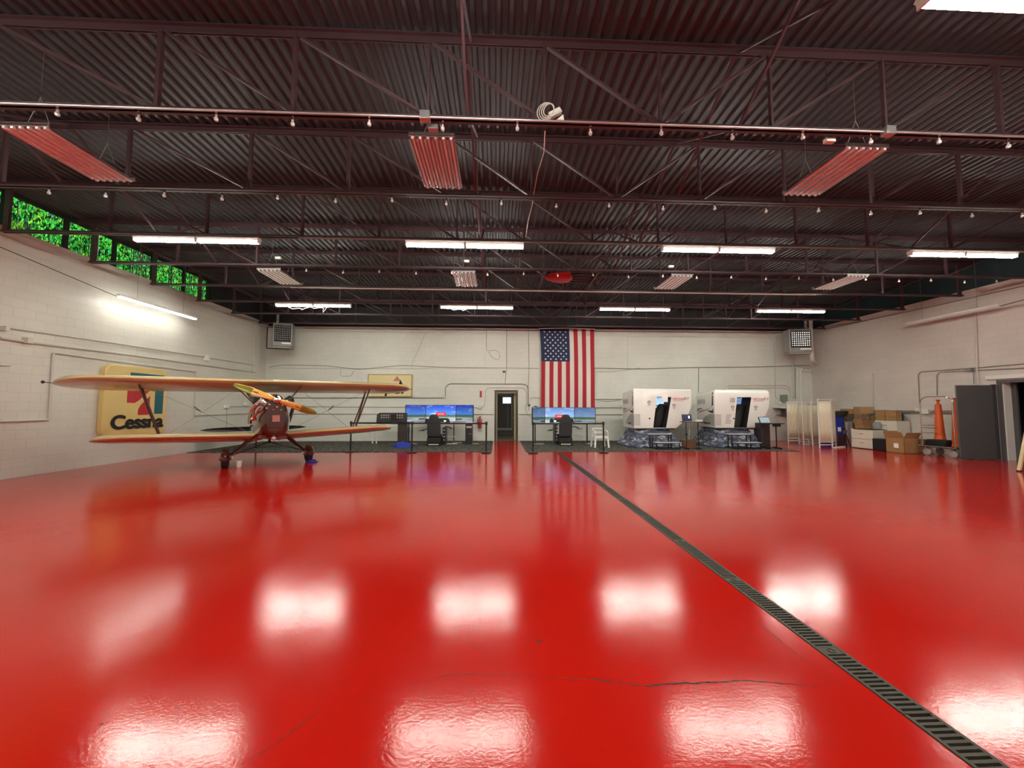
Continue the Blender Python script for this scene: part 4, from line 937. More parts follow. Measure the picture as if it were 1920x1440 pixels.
# left wall runs
run([(0, 612), (11, 614), (200, 641), (385, 669), (480, 685)], 'L', .018, 'wall_conduit', 'upper one of the two long conduits along the left wall', 'conduit', 'conduit', 0, .03)
run([(0, 633), (42, 640), (42.5, 640), (250, 666), (480, 698)], 'L', .026, 'wall_conduit', 'lower thick one of the two long conduits along the left wall', 'conduit', 'conduit', 0, .045)
run([(367, 697), (230, 679), (100, 661), (92, 787), (0, 790)], 'L', .022, 'wall_conduit', 'conduit stepping down behind the biplane left wingtip', 'conduit', 'conduit', .04, .03)
run([(367, 695), (365, 779), (478, 774)], 'L', .022, 'wall_conduit', 'conduit stepping down right of the large yellow sign', 'conduit', 'conduit', .04, .03)
run([(0, 685), (20, 685)], 'L', .014, 'wall_conduit', 'short conduit stub at the left edge', 'conduit', 'conduit', 0, .03)
run([(0, 463), (222, 557)], 'L', .008, 'wall_cable', 'dark cable running to the lit tube light on the left wall', 'cable', 'blackm', 0, .3)
run([(475, 606), (474, 700)], 'L', .014, 'wall_conduit', 'vertical conduit near the left back corner', 'conduit', 'conduit', 0, .03)
run([(486, 608), (486, 690)], 'L', .010, 'wall_conduit', 'thin vertical conduit in the left back corner', 'conduit', 'conduit', 0, .03)
run([(428, 762), (475, 763)], 'L', .008, 'wall_cable', 'thin cable between the outlets behind the biplane', 'cable', 'conduit_d', 0, .03)
run([(425, 765), (425, 812)], 'L', .006, 'wall_cable', 'thin cable hanging from the outlet behind the biplane', 'cable', 'conduit_d', 0, .03)
wbox(42, 54, 634, 643, 'L', .14, 'junction_box', 'white junction box on the thick left wall conduit', 'electrical box', 'conduit')
wbox(383, 389, 667, 676, 'L', .12, 'junction_box', 'small white box on the upper left wall conduit', 'electrical box', 'white')
wbox(0, 9, 612, 620, 'L', .14, 'junction_box', 'white box at the left edge on the upper conduit', 'electrical box', 'conduit')
wbox(458, 464, 755, 760, 'L', .08, 'socket_box', 'white outlet box behind the biplane, right one', 'electrical box', 'white')
# right wall runs
run([(1637, 776), (1635.5, 700)], 'R', .02, 'wall_conduit', 'vertical pipe rising behind the cardboard boxes', 'conduit', 'conduit', 0, .04)
run([(1576, 769), (1800, 769.5)], 'R', .028, 'wall_conduit', 'upper horizontal conduit behind the luggage cart', 'conduit', 'conduit', 0, .05)
run([(1576, 773), (1735, 773.5), (1800, 775)], 'R', .020, 'wall_conduit', 'lower horizontal conduit behind the luggage cart', 'conduit', 'conduit_d', 0, .05)
run([(1724.5, 766), (1721.5, 702), (1727, 697), (1820, 690.5), (1920, 682)], 'R', .012, 'wall_conduit', 'outer bent conduit on the right wall above the luggage cart', 'conduit', 'conduit_d', .2, .03)
run([(1757, 742), (1756.5, 703), (1762, 698), (1815, 695), (1920, 690)], 'R', .012, 'wall_conduit', 'inner bent conduit on the right wall above the luggage cart', 'conduit', 'conduit_d', .2, .03)
run([(1827, 565), (1829, 590), (1832, 695), (1836, 720)], 'R', .022, 'wall_conduit', 'tall vertical conduit above the open grey door', 'conduit', 'conduit', 0, .03)
run([(1825, 696), (1826, 720)], 'R', .010, 'wall_conduit', 'short conduit drop above the open grey door', 'conduit', 'conduit_d', 0, .03)
run([(1545, 618), (1600, 606), (1750, 574), (1920, 536)], 'R', .014, 'wall_cable', 'cable along the top of the right wall', 'cable', 'conduit_d', 0, .03)
run([(1875, 574), (1920, 562)], 'R', .010, 'wall_cable', 'dark cable feeding the unlit tube light on the right wall', 'cable', 'blackm', 0, .4)
wbox(1813, 1824, 691, 697, 'R', .1, 'junction_box', 'small box joining the bent conduits on the right wall', 'electrical box', 'conduit_d')
wbox(1733, 1746, 767, 776, 'R', .14, 'junction_box', 'white junction box behind the luggage cart', 'electrical box', 'white')
wbox(1719, 1729, 765, 771, 'R', .1, 'junction_box', 'small white box where the outer bent conduit ends', 'electrical box', 'white')
# ================================================================ carpets
CY = at(700, 848.2, Z=0).y
ax0 = at(928, 827, Z=0); 
def slab(poly, name, label):
    return tag(MB().prism(poly, 0.0005, .012, 'z').build(name, 'carpet'), label, 'carpet')
slab([(XL+.01, CY+.05), (at(921, 848, Z=0).x, CY), (at(922, 848, Z=0).x, CY+.2), (dx0-.06, YB-.03), (XL+.01, YB-.03)], 'carpet', 'dark grey-green carpet strip left of the back door')
slab([(at(984, 848, Z=0).x+.05, CY), (at(1507, 847, Z=0).x, CY-.05), (at(1507, 847, Z=0).x-.1, CY+1.6), (at(1455, 840, Z=0).x, YB-.03), (dx1+.06, YB-.03), (dx1+.1, YB-.5)], 'carpet', 'dark grey-green carpet strip under the white pods right of the door')
GZ = .0125
# ================================================================ belt barriers
def post(px, py, label, nxt=None):
    q = at(px, py, Z=GZ); t = thing('barrier_post', label, 'barrier post', (q.x, q.y, GZ), 0, 'black belt barrier posts')
    MB().lathe([(.165, 0), (.17, .008), (.16, .02), (.05, .03), (.03, .045)], None, 28).build('base', 'black', t, smooth=True)
    MB().lathe([(.027, .03), (.027, .92)], None, 14).build('pole', 'black', t, smooth=True)
    MB().lathe([(.027, .90), (.04, .91), (.042, .99), (.035, 1.01), (.02, 1.02)], None, 16).build('cap', 'black', t, smooth=True)
    if nxt is not None:
        n_ = at(nxt[0], nxt[1], Z=GZ)-q; MB().bar((0, 0, .955), (n_.x, n_.y, .955), .004, .05).build('belt', 'black', t)
    return t
post(657, 846.5, 'black barrier post standing under the biplane right wing', (772, 848)); post(772, 848, 'black barrier post in front of the left simulator screens', (911.5, 848.5)); post(911.5, 848.5, 'black barrier post just left of the red aisle to the door')
post(999.5, 849, 'black barrier post just right of the red aisle to the door', (1132, 848)); post(1132, 848, 'black barrier post in front of the white plastic chair')

# ================================================================ simulator stations
def slanted_screen(parent, xa, ya, xb, yb, z0, z1, m, seed_name):
    L = math.hypot(xb-xa, yb-ya); an = math.atan2(yb-ya, xb-xa)
    T = Matrix.Translation((xa, ya, z0)) @ Matrix.Rotation(an, 4, 'Z'); H = z1-z0
    body = MB().box(0, L, 0, .05, 0, H, T).build('monitor', 'black', parent, bevel=.004)
    b = MB(); b.box(.014, L-.014, -.003, -.001, .014, H-.014)
    o = b.build('display', m, body); o.matrix_local = T
    return body, T, L, H
def station(px, YS, name, label, mats, popup, legs):
    """px: the four joints of the screen triple at the front plane; side screens swing towards the viewer"""
    o_ = at((px[1]+px[2])/2, 790, Y=YS); t = thing(name, label, 'simulator', (o_.x, YS, GZ))
    cx = o_.x; xm0, xm1 = at(px[1], 780, Y=YS).x-cx, at(px[2], 780, Y=YS).x-cx; dY = .42
    xl, xr = at(px[0], 780, Y=YS-dY).x-cx, at(px[3], 780, Y=YS-dY).x-cx
    z0, z1 = at(900, popup[1], Y=YS).z-GZ, at(900, popup[0], Y=YS).z-GZ
    for (xa, ya, xb, yb, m) in ((xl, -dY, xm0, 0, mats[0]), (xm0, 0, xm1, 0, mats[1]), (xm1, 0, xr, -dY, mats[2])):
        body, T, L, H = slanted_screen(t, xa, ya, xb, yb, z0, z1, m, '')
        if m is mats[1]:
            p = MB().box(L*.34, L*.67, -.008, -.004, H*.36, H*.56, T).build('message_panel', 'popup', body)
            MB().box(L*.40, L*.61, -.011, -.0085, H*.455, H*.48, T).build('message_line', 'glow', body)
    for x, y in ((xl+.12, -dY+.1), (xr-.12, -dY+.1), (xm0+.1, .06), (xm1-.1, .06)) if legs else ((xl+.12, -dY+.12), (xr-.3, -dY+.2)):
        MB().box(x-.025, x+.025, y+.02, y+.06, 0.01, z0+.15).build('stand_leg', 'black', t)
        MB().box(x-.04, x+.35, y-.12, y+.16, 0, .012).build('stand_foot', 'galv', t)
    b = MB().box(xm0, xm1, .05, .09, z0+.1, z0+.16); b.box(xl+.1, xm0, -dY/2+.06, -dY/2+.1, z0+.1, z0+.14); b.box(xm1, xr-.1, -dY/2+.06, -dY/2+.1, z0+.1, z0+.14); b.build('cross_rail', 'black', t)
    return t, cx
SA = [screen_mat('screen_a%d' % i, (.004, .04, .62), (.10, .35, .95), (.65, .70, .80), s, .7*i+.3, .38, c) for i, (s, c) in enumerate(((.75, .25), (1.15, .8), (.7, .3)))]
SB = [screen_mat('screen_b%d' % i, (.10, .22, .50), (.30, .50, .85), (.6, .68, .8), s, 1.7*i+5, .38, c) for i, (s, c) in enumerate(((.5, .4), (1.25, .6), (.65, .3)))]
stA, cxa = station((760, 798, 855, 887), 16.3, 'flight_simulator', 'triple-screen flight simulator with vivid blue sky, left of the door', SA, (759.5, 791), True)
stB, cxb = station((998.5, 1021.5, 1077, 1116.5), 16.1, 'flight_simulator', 'triple-screen flight simulator below the flag, right of the door', SB, (763.5, 795), False)
def rig(px, Y_, name, label, side):
    o_ = at(px, 830, Y=Y_); t = thing(name, label, 'cockpit chair', (o_.x, Y_, GZ)); s = side
    rg = []
    for i, (z, w_, y, d) in enumerate(((.36, .25, 0, .05), (.5, .262, -.01, .055), (.8, .26, -.04, .055), (.98, .25, -.06, .05), (1.04, .2, -.07, .045), (1.10, .175, -.08, .045), (1.18, .14, -.085, .04), (1.215, .08, -.085, .03))):
        rg.append([Vector((w_*math.copysign(abs(math.cos(a*PI/8))**.5, math.cos(a*PI/8)), y+d*math.sin(a*PI/8), z)) for a in range(16)])
    MB().loft(rg).build('backrest', mat('seat_fabric', (.025, .025, .028), .7), t, smooth=True)
    MB().box(-.25, .25, .0, .5, .30, .42).build('seat', 'blackm', t, bevel=.03)
    MB().box(-.27, .27, -.03, .55, .10, .30).build('seat_box', 'black', t, bevel=.01)
    b = MB().box(-.28, .28, -.05, 1.1, .03, .07); b.box(-.28, -.22, -.1, 1.2, .0, .03); b.box(.22, .28, -.1, 1.2, 0, .03); b.build('base_frame', 'blackm', t)
    MB().box(-.19, .19, -.08, -.05, .035, .07).build('front_plate', 'white', t)
    b = MB(); b.box(-.32, .42, .75, .95, .88, 1.05); b.build('instrument_console', mat('console_dark', (.03, .03, .035), .5), t, bevel=.03)
    b = MB()
    for dx_ in (-.42, .42): b.prism([(.30*0+dx_-.1, .86), (dx_+.1, .86), (dx_+.05, 1.02), (dx_-.05, 1.04)], .8, .9)
    b.build('glare_shield', 'black', t, bevel=.02)
    for dx_, m in ((-.30, 'glow'), (.32, 'popup' if False else 'glow')): MB().box(dx_-.045, dx_+.045, .738, .745, .90, .96).build('instrument_display', m, t)
    b = MB(); b.box(-.36*s-.04, -.36*s+.08, .2, .7, .1, .85) if s > 0 else b.box(.30, .42, .25, .75, .1, .7)
    b.build('side_console', 'black', t, bevel=.01)
    for i in range(5): MB().lathe([(.03, 0), (.03, .02), (.015, .03)], Matrix.Translation(((-.31 if s > 0 else .36), .19+(.05 if s < 0 else 0), .2+.13*i)) @ Matrix.Rotation(R(90), 4, 'X'), 10).build('knob', 'galv', t)
    b = MB().tube([(.30, .6, .72), (.5, .5, .70), (.62, .45, .66)], .02, 8); b.box(.55, .75, .38, .5, .62, .64); b.tube([(-.35, .6, .62), (-.6, .5, .56)], .018, 8); b.box(-.68, -.45, .42, .54, .54, .56)
    b.build('arm_bracket', 'black', t)
    return t
rg1 = rig(813.5, 15.2, 'cockpit_chair', 'black high-backed cockpit chair in front of the left blue screens', -1)
rg2 = rig(1060.5, 15.2, 'cockpit_chair', 'black high-backed cockpit chair in front of the screens below the flag', 1)
for par, x0 in ((rg1, .35), (rg2, -.3)):
    MB().tube([(x0, .7, .30), (x0+.45, .7, .30)], .015, 6).build('footrest_bar', 'white', par)
# small white side desk of the left rig
t = thing('pedal_stand', 'white tilted tray on a thin stand beside the left cockpit chair', 'stand', (at(843, 830, Y=15.9).x, 15.9, GZ))
MB().bar((-.22, 0, .80), (.16, 0, .90), .3, .02, (0, 0, 1)).build('tray', 'white', t); MB().tube([(.14, 0, .88), (.14, 0, .02)], .008, 6).build('pole', 'conduit', t); MB().box(-.1, .3, -.1, .1, 0, .012).build('foot', 'white', t)
# instrument panel on a pedestal, left
o_ = at(754, 836, Z=GZ); YP = 14.6; ox = at(754, 800, Y=YP).x
t = thing('instrument_panel', 'black cockpit instrument panel with round dials on a dark pedestal', 'instrument panel', (ox, YP, GZ))
zA, zB = at(700, 792, Y=YP).z-GZ, at(700, 774, Y=YP).z-GZ; xA, xB = at(706, 780, Y=YP).x-ox, at(761, 780, Y=YP).x-ox
pan = MB().prism([(xA, zA), (xB, zA), (xB, zB), (xA+.12, zB), (xA+.02, zB-.06)], -.03, .25).build('panel', mat('panel_black', (.028, .03, .032), .5), t, bevel=.015)
dial = None
for cx_, cols in ((xA+.2, 4), (xB-.3, 3)):
    for i in range(cols):
        for j in range(2):
            b = MB().lathe([(.030, 0), (.030, .008), (.022, .01)], Matrix.Translation((cx_+i*.085, -.033, zB-.09-.085*j)) @ Matrix.Rotation(R(90), 4, 'X'), 14); b.build('dial', 'podgrey', pan)
b = MB()
for i in range(3): b.box(xA+.56+.10*i, xA+.64+.10*i, -.04, -.03, zA+.06, zB-.06)
b.build('radio_stack', 'blackm', pan)
MB().prism([(-.17, .0), (.17, 0), (.17, zA), (-.17, zA)], .02, .2).build('pedestal', mat('dark_brown_pedestal', (.035, .024, .024), .6), t, bevel=.01)
MB().box(xA+.1, xA+.55, 0.0, .15, zA-.06, zA).build('side_bracket', 'black', t)
b = MB(); rr = random.Random(2)
b.loft([[Vector((.0+(.38-.03*i*i)*math.cos(a*PI/8)*rr.uniform(.82, 1.12), .1+(.24-.02*i*i)*math.sin(a*PI/8)*rr.uniform(.85, 1.1), .002+.085*i*rr.uniform(.7, 1.1))) for a in range(16)] for i in range(4)])
o = b.build('blue_cover', 'blue_cloth', smooth=True); o.location = (ox, YP, GZ); tag(o, 'crumpled blue cloth around the foot of the dark pedestal', 'cloth')
# white-legged table behind
q = at(709, 829, Z=GZ); t = thing('side_table', 'plain white table with thin legs behind the instrument panel', 'table', (q.x, 16.2, GZ))
MB().box(-.1, 1.15, -.1, .4, .72, .76).build('tabletop', 'white', t)
for x in (-.04, .12, 1.08): MB().box(x-.02, x+.02, -.06, -.02, 0, .72).build('leg', 'white', t)
# computer tower
q = at(878, 834, Z=GZ); t = thing('computer_tower', 'tall black computer tower under the right end of the left screens', 'computer', (at(879, 810, Y=15.7).x, 15.7, GZ))
MB().box(-.14, .14, 0, .45, 0, .86).build('case', 'black', t, bevel=.01); MB().box(-.10, .12, -.01, 0, .66, .73).build('drive_door', 'galv', t); MB().box(0, .10, -.006, 0, .42, .43).build('badge', 'galv', t)
MB().box(-.15, .15, .0, .4, .865, .90).build('top_tray', 'white', t)

# black webcam on top of right screens
q = at(1004, 763, Y=15.75); t = thing('webcam', 'small black camera on top of the right simulator screens', 'camera', (q.x, 15.70, q.z))
MB().box(-.09, .09, -.02, .02, .0, .03).build('body', 'black', t, bevel=.008); MB().box(-.02, .02, -.01, .01, .03, .05).build('lens_hood', 'black', t)

# white plastic garden chair
q = at(1125, 838, Z=GZ); t = thing('plastic_chair', 'white plastic garden armchair behind the barrier post', 'chair', (at(1124.5, 820, Y=14.5).x, 14.5, GZ), R(4)); t.scale = (.92, .92, .95)
MB().box(-.23, .23, -.20, .24, .40, .43).build('seat', 'white', t, bevel=.012)
MB().box(-.25, .25, -.23, -.20, .36, .44).build('front_apron', 'white', t, bevel=.01)
for sx in (-1, 1):
    for sy in (-1, 1):
        MB().loft([[Vector((sx*.29+a*.03, sy*.24+c*.03, 0)) for a, c in ((-1, -1), (1, -1), (1, 1), (-1, 1))], [Vector((sx*.25+a*.035, sy*.21+c*.035, .42)) for a, c in ((-1, -1), (1, -1), (1, 1), (-1, 1))]]).build('leg', 'white', t)
    MB().tube(arc_pts([(sx*.26, -.22, .40), (sx*.27, -.22, .60), (sx*.24, -.12, .66), (sx*.24, .24, .66)], .06), .024, 8).build('armrest', 'white', t, smooth=True)
b = MB().tube(arc_pts([(-.24, .22, .42), (-.24, .27, .64), (-.2, .29, .72), (.2, .29, .72), (.24, .27, .64), (.24, .22, .42)], .06), .022, 8)
b.box(-.2, .2, .235, .25, .55, .60)
b.build('backrest', 'white', t)

# ================================================================ white simulator pods
def pod(px, YF_, name, label, variant):
    o_ = at(px, 800, Y=YF_); t = thing(name, label, 'flight simulator pod', (o_.x, YF_, GZ))
    zt, zb = 2.24-GZ, .70
    front = [(0, zb), (0, zt), (2.27, zt-.03), (2.26, 1.52), (2.10, 1.18), (1.86, 1.10) if variant else (1.95, .98), (1.62, zb)]
    back = [(.10, zb), (.10, zt-.13), (2.22, zt-.1), (2.22, 1.52), (2.0, 1.2), (1.8, 1.1) if variant else (1.9, 1.0), (1.55, zb)]
    n = len(front); b = MB(); b.add([(x, 0, z) for x, z in front]+[(x, 1.6, z) for x, z in back], [tuple(range(n)), tuple(range(2*n-1, n-1, -1))]+[(k, n+k, n+(k+1) % n, (k+1) % n) for k in range(n)])
    sh = b.build('shell', ['pod', 'blackm'], t)
    bv = sh.modifiers.new('b', 'BEVEL'); bv.width = .19; bv.segments = 6; bv.limit_method = 'NONE'
    bw = sh.data.attributes.new('bevel_weight_edge', 'FLOAT', 'EDGE'); bv.limit_method = 'WEIGHT'
    for i, e in enumerate(sh.data.edges):
        v0, v1 = [sh.data.vertices[k].co for k in e.vertices]; m_ = (v0+v1)/2
        wv = .35
        if m_.z > zt-.2: wv = 1.0
        elif m_.x > 2.1: wv = .9
        elif abs(v0.y-v1.y) > 1 and m_.x < .3 and m_.z < .9: wv = .4
        elif m_.y < .01 and m_.x < .05: wv = .12
        elif m_.y > 1.59 and m_.x < .2: wv = 1.0
        bw.data[i].value = wv
    # doorway cut through the near side
    door = [(.735, zb+.03), (1.235, zb+.03), (1.46, zt-.33), (.90, zt-.33)]
    cut = MB().prism(door, -.3, 1.15).build('cutter', 'blackm', t)
    bo = sh.modifiers.new('c', 'BOOLEAN'); bo.operation = 'DIFFERENCE'; bo.object = cut; bo.solver = 'EXACT'
    dg = bpy.context.evaluated_depsgraph_get(); dg.update(); me = bpy.data.meshes.new_from_object(sh.evaluated_get(dg))
    sh.modifiers.clear(); sh.data = me; me.name = 'shell'; bpy.data.objects.remove(cut)
    for p in me.polygons: p.use_smooth = True
    try: me.set_sharp_from_angle(angle=R(32))
    except Exception: pass
    # lining: dark open box just inside the cut
    L_ = MB(); ins = [(x*1.0, z) for x, z in door]; y0_, y1_ = .02, 1.13; cxm_, czm_ = 1.08, 1.3
    ins = [(cxm_+(x-cxm_)*.985, czm_+(z-czm_)*.99) for x, z in door]
    L_.add([(x, y0_, z) for x, z in ins]+[(x, y1_, z) for x, z in ins], [(4, 5, 6, 7)]+[(k, (k+1) % 4, 4+(k+1) % 4, 4+k) for k in range(4)])
    L_.build('cabin_lining', 'blackm', sh)
    sm_ = screen_mat('pod_screen%d' % variant, (.10, .30, .75) if variant else (.25, .5, .95), (.45, .65, .95), (.6, .7, .85), .6 if variant else 1.3, 3.3+variant, .25, .8)
    dsp = MB().box(.84 if not variant else 1.08, 1.50, .56, .58, zt-.74, zt-.34).build('cabin_display', sm_, t)
    if variant: MB().box(.84, 1.05, .56, .58, zt-.74, zt-.34).build('cabin_display', SB[1], t)
    else: MB().box(1.10, 1.32, -.01, -.005, zt-.52, zt-.24).build('paper_notice', 'paper', t)
    rg = []
    for i, (z, w_) in enumerate(((.02, .17), (.35, .19), (.6, .19), (.8, .16), (.90, .09))):
        sx_ = 1.03+.24*z; rg.append([Vector((sx_+w_*math.cos(a*PI/7), .38+.1*math.sin(a*PI/7), zb+.04+z)) for a in range(14)])
    MB().loft(rg).build('seat', mat('pod_seat', (.018, .018, .02), .8), t, smooth=True)
    # trims and lettering on the near side
    D = -.004
    lf = lambda s_, x, z, sz, m, **k: text(s_, 'lettering', m, sz, Matrix.Translation((x, D, z)) @ FRONT, t, depth=.001, **k)
    lf('VIRTUAL', 1.73, zt-.40, .115, 'txt_red', bold=.004, shear=.25); lf('FLY', 2.03, zt-.39, .13, 'txt_dark', bold=.004, shear=.3); lf('FLIGHT SIMULATION', 1.74, zt-.475, .042, 'txt_red')
    for x, z in ((.59, zt-.52), (1.56, zt-.64)) if not variant else ((.71, zt-.70), (1.62, zt-.70)):
        b = MB(); b.tube([(x+.055*math.cos(a*PI/10), D, z+.055*math.sin(a*PI/10)) for a in range(20)], .008, 5, closed=True); b.box(x-.045, x+.045, D-.002, D, z-.012, z+.012); b.box(x-.055, x+.055, D-.002, D, z-.10, z-.085); b.box(x-.03, x+.03, D-.002, D, z-.13, z-.115); b.build('round_emblem', 'txt_grey', t)
    if variant:
        lf('ON', .71, zt-.40, .12, 'txt_dark', bold=.003); lf('TOP', .70, zt-.50, .11, 'txt_dark', bold=.003)
        for i in range(5): MB().box(.44-.012*i, .64-.03*(i % 3), D-.001, D, zb+.50-.075*i, zb+.525-.075*i).build('small_print', 'txt_grey', t)
    MB().lathe([(.028, 0), (.028, .02), (.015, .03)], Matrix.Translation((.60 if not variant else .74, 0, zb+.38)) @ Matrix.Rotation(R(90), 4, 'X'), 14).build('door_button', 'blackm', t)
    # grey engine-inlet print at the lower left of the near side, arch shape
    P = [(.01, zb+.12), (.24, zb+.12), (.24, zb+.55), (.01, zb+.55)]
    MB().prism(P, D, 0.0).build('inlet_print', mat('inlet_grey', (.50, .48, .45), .4), t)
    # prints on the left end: ovals, swoosh, cockpit glass
    xe = lambda y, z: .0625*y
    def endp(P, name, m, off=.004):
        vs = [(xe(y, z)-off, y, z) for y, z in P]; n_ = len(vs); o = MB().add(vs, [tuple(range(n_))]).build(name, m, t); o.modifiers.new('s', 'SOLIDIFY').thickness = .003
    for i in range(4):
        yc = 1.32-.165*i; zc = zt-.50+.01*i
        endp([(yc+.045*math.cos(a*PI/8), zc+.11*math.sin(a*PI/8)) for a in range(16)], 'oval_window', 'podgrey')
    endp([(.10, 1.05+.55), (.22, 1.55), (.16, 1.95), (.10, 1.98)], 'cockpit_glass', 'txt_dark'); endp([(.09, 2.02), (.17, 2.0), (.15, 2.08), (.09, 2.10)], 'cockpit_glass', 'txt_dark')
    endp([(.10, 1.28), (.10, 1.48), (.2, 1.38), (.62, 1.39), (.3, 1.30)], 'dark_swoosh', 'txt_dark')
    endp([(1.48, 1.32), (1.42, 1.44), (1.2, 1.49), (.85, 1.44), (1.2, 1.43)], 'dark_swoosh', 'txt_grey')
    endp([(1.46, 1.24), (1.2, 1.36), (.6, 1.43), (.2, 1.55), (.6, 1.40), (1.2, 1.31)], 'red_stripe', mat('dull_red', (.35, .12, .10), .5))
    endp([(.02, .78), (.02, 1.24), (.35, 1.26), (.75, 1.15), (1.05, .98), (1.15, .84)], 'engine_print', mat('engine_grey', (.36, .35, .33), .45))
    endp([(.35, .86), (.35, .92), (.85, .90), (.85, .85)], 'engine_lettering', 'txt_dark', .008)
    # black plinth gap and printed skirt
    MB().prism([(.10, -.02+.05), (1.58, .03), (1.5, 1.5), (.3, 1.5)], zb-.035, zb+.01, 'z').build('plinth', 'blackm', t)
    T0, T1, B0, B1 = .12, 1.36, -.13, 1.86
    b = MB(); top = [(T0, .10), (T1, .10), (T1, 1.4), (T0+.1, 1.4)]; bot = [(B0+.12, -.25), (B1, -.25), (B1+.02, 1.55), (B0-.05, 1.55), (B0-.05, .1)]
    top = [(T0, .10), (T1, .10), (T1, 1.4), (T0+.1, 1.4), (T0, .3)]
    b.add([(x, y, zb-.035) for x, y in top]+[(x, y, .008) for x, y in bot], [(0, 1, 2, 3, 4), (9, 8, 7, 6, 5)]+[(k, (k+1) % 5, 5+(k+1) % 5, 5+k) for k in range(5)])
    b.build('printed_skirt', 'mountain', t)
    MB().prism([(x*1.0, y) for x, y in ((B0+.06, -.29), (B1+.02, -.29), (B1+.05, 1.58), (B0-.1, 1.58), (B0-.1, .1))], 0, .02, 'z').build('base_tray', 'blackm', t)
    return t
mm = mat('mountain_print', (.05, .06, .11), .55, bump=.0); M['mountain'] = mm
t_ = mm.node_tree; tc = node(t_, 'ShaderNodeTexCoord'); mp = node(t_, 'ShaderNodeMapping'); mp.inputs['Scale'].default_value = (2.6, 2.6, 7.5); mp.inputs['Rotation'].default_value = (0, R(16), 0)
nz = node(t_, 'ShaderNodeTexNoise', Scale=1.3, Detail=9.0, Roughness=.62, Distortion=.9); t_.links.new(tc.outputs['Object'], mp.inputs[0]); t_.links.new(mp.outputs[0], nz.inputs['Vector'])
cr = node(t_, 'ShaderNodeValToRGB'); e = cr.color_ramp.elements; e[0].position = .42; e[0].color = (.03, .036, .075, 1); e[1].position = .64; e[1].color = (.62, .64, .68, 1); q_ = cr.color_ramp.elements.new(.53); q_.color = (.10, .11, .17, 1)
t_.links.new(nz.outputs['Fac'], cr.inputs[0]); t_.links.new(cr.outputs[0], t_.nodes['Principled BSDF'].inputs['Base Color'])
YP0 = 14.45
podA = pod(1189, YP0, 'simulator_pod', 'white flight simulator pod nearer the flag, with paper notice in its doorway', 0)
podB = pod(1341, YP0, 'simulator_pod', 'white flight simulator pod farther right, marked ON TOP beside its doorway', 1)
# steps
def steps(px, label, group='two-tread steps at the pods'):
    q = at(px, 843, Z=GZ); t = thing('step_stool', label, 'steps', (q.x, q.y, GZ), 0)
    MB().box(-.5, .36, .35, .62, .50, .53).build('tread', 'treadgrey', t); MB().box(-.38, .5, .0, .30, .225, .25).build('tread', 'treadgrey', t)
    for z, x0, x1, y0, y1 in ((.475, -.51, .37, .34, .63), (.20, -.39, .51, -.01, .31)):
        b = MB().box(x0, x1, y0, y0+.02, z, z+.03); b.box(x0, x1, y1-.02, y1, z, z+.03); b.box(x0, x0+.02, y0, y1, z, z+.03); b.box(x1-.02, x1, y0, y1, z, z+.03); b.build('tread_frame', 'black', t)
    for x, y, z in ((-.36, .0, .2), (.48, .0, .2), (-.36, .58, .475), (.34, .58, .475), (-.36, .34, .475), (.34, .34, .475)): MB().box(x-.018, x+.018, y, y+.035, 0, z).build('leg', 'black', t)
    b = MB()
    for x in (-.36, .48 if False else .34): b.box(x-.012, x+.012, .0, .6, .02, .045)
    b.box(-.36, .48, .0, .02, .02, .05); b.build('floor_rail', 'black', t)
    return t
steps(1250, 'black two-step stool in front of the pod nearer the flag'); steps(1403, 'black two-step stool in front of the farther ON TOP pod')
# laptop desk between the pods
q = at(1303, 843, Z=GZ); t = thing('laptop_stand', 'slim black adjustable stand between the two white pods', 'stand', (q.x, q.y+.1, GZ))
hd = .985
MB().box(-.36, .42, -.12, .26, hd-.02, hd).build('top', 'black', t)
for x in (-.22, .22):
    MB().tube([(x, .06, .04), (x, .06, hd-.02)], .018, 8).build('leg', 'black', t); MB().bar((x-.0, -.14, .025), (x, .3, .025), .03, .04).build('foot', 'black', t)
    MB().box(x-.03, x+.03, .03, .09, .5, .56).build('height_clamp', 'black', t)
dk = t.location.copy()
t = thing('laptop', 'open laptop with dark screen on the stand between the pods', 'laptop', (dk.x-.13, dk.y+.02, GZ+hd+.001))
MB().box(-.20, .20, -.10, .12, 0, .015).build('keyboard_deck', 'galv', t)
T = Matrix.Translation((0, .12, .015)) @ Matrix.Rotation(R(-12), 4, 'X')
lid = MB().box(-.18, .18, 0, .012, 0, .25, T).build('lid', 'black', t); MB().box(-.165, .165, -.003, 0, .015, .235, T).build('display', mat('dark_display', (.004, .004, .012), .2, emit=(.01, .01, .05), es=1), lid); MB().box(.05, .11, -.006, -.003, .10, .20, T).build('bright_window', 'glow', lid)
tag(MB().box(dk.x+.05, dk.x+.2, dk.y-.1, dk.y-.02, GZ+hd+.001, GZ+hd+.006).build('note_card', 'paper'), 'white card lying right of the laptop', 'paper')
tag(MB().cbox((dk.x+.30, dk.y+.13, GZ+hd+.035), (.2, .16, .065)).build('white_device', 'white', bevel=.008), 'flat white box at the right end of the laptop stand', 'box')
tag(MB().cbox((dk.x+.0, dk.y+.35, GZ+.16), (.42, .25, .30)).build('storage_box', 'brown', bevel=.01), 'brown box on the carpet under the laptop stand', 'box')
tag(MB().tube([(dk.x+.02, dk.y+.2, GZ+hd-.03), (dk.x, dk.y+.25, .7), (dk.x-.03, dk.y+.27, .34)], .008, 6).build('power_cable', 'conduit', smooth=True), 'pale cable hanging behind the laptop stand', 'cable')
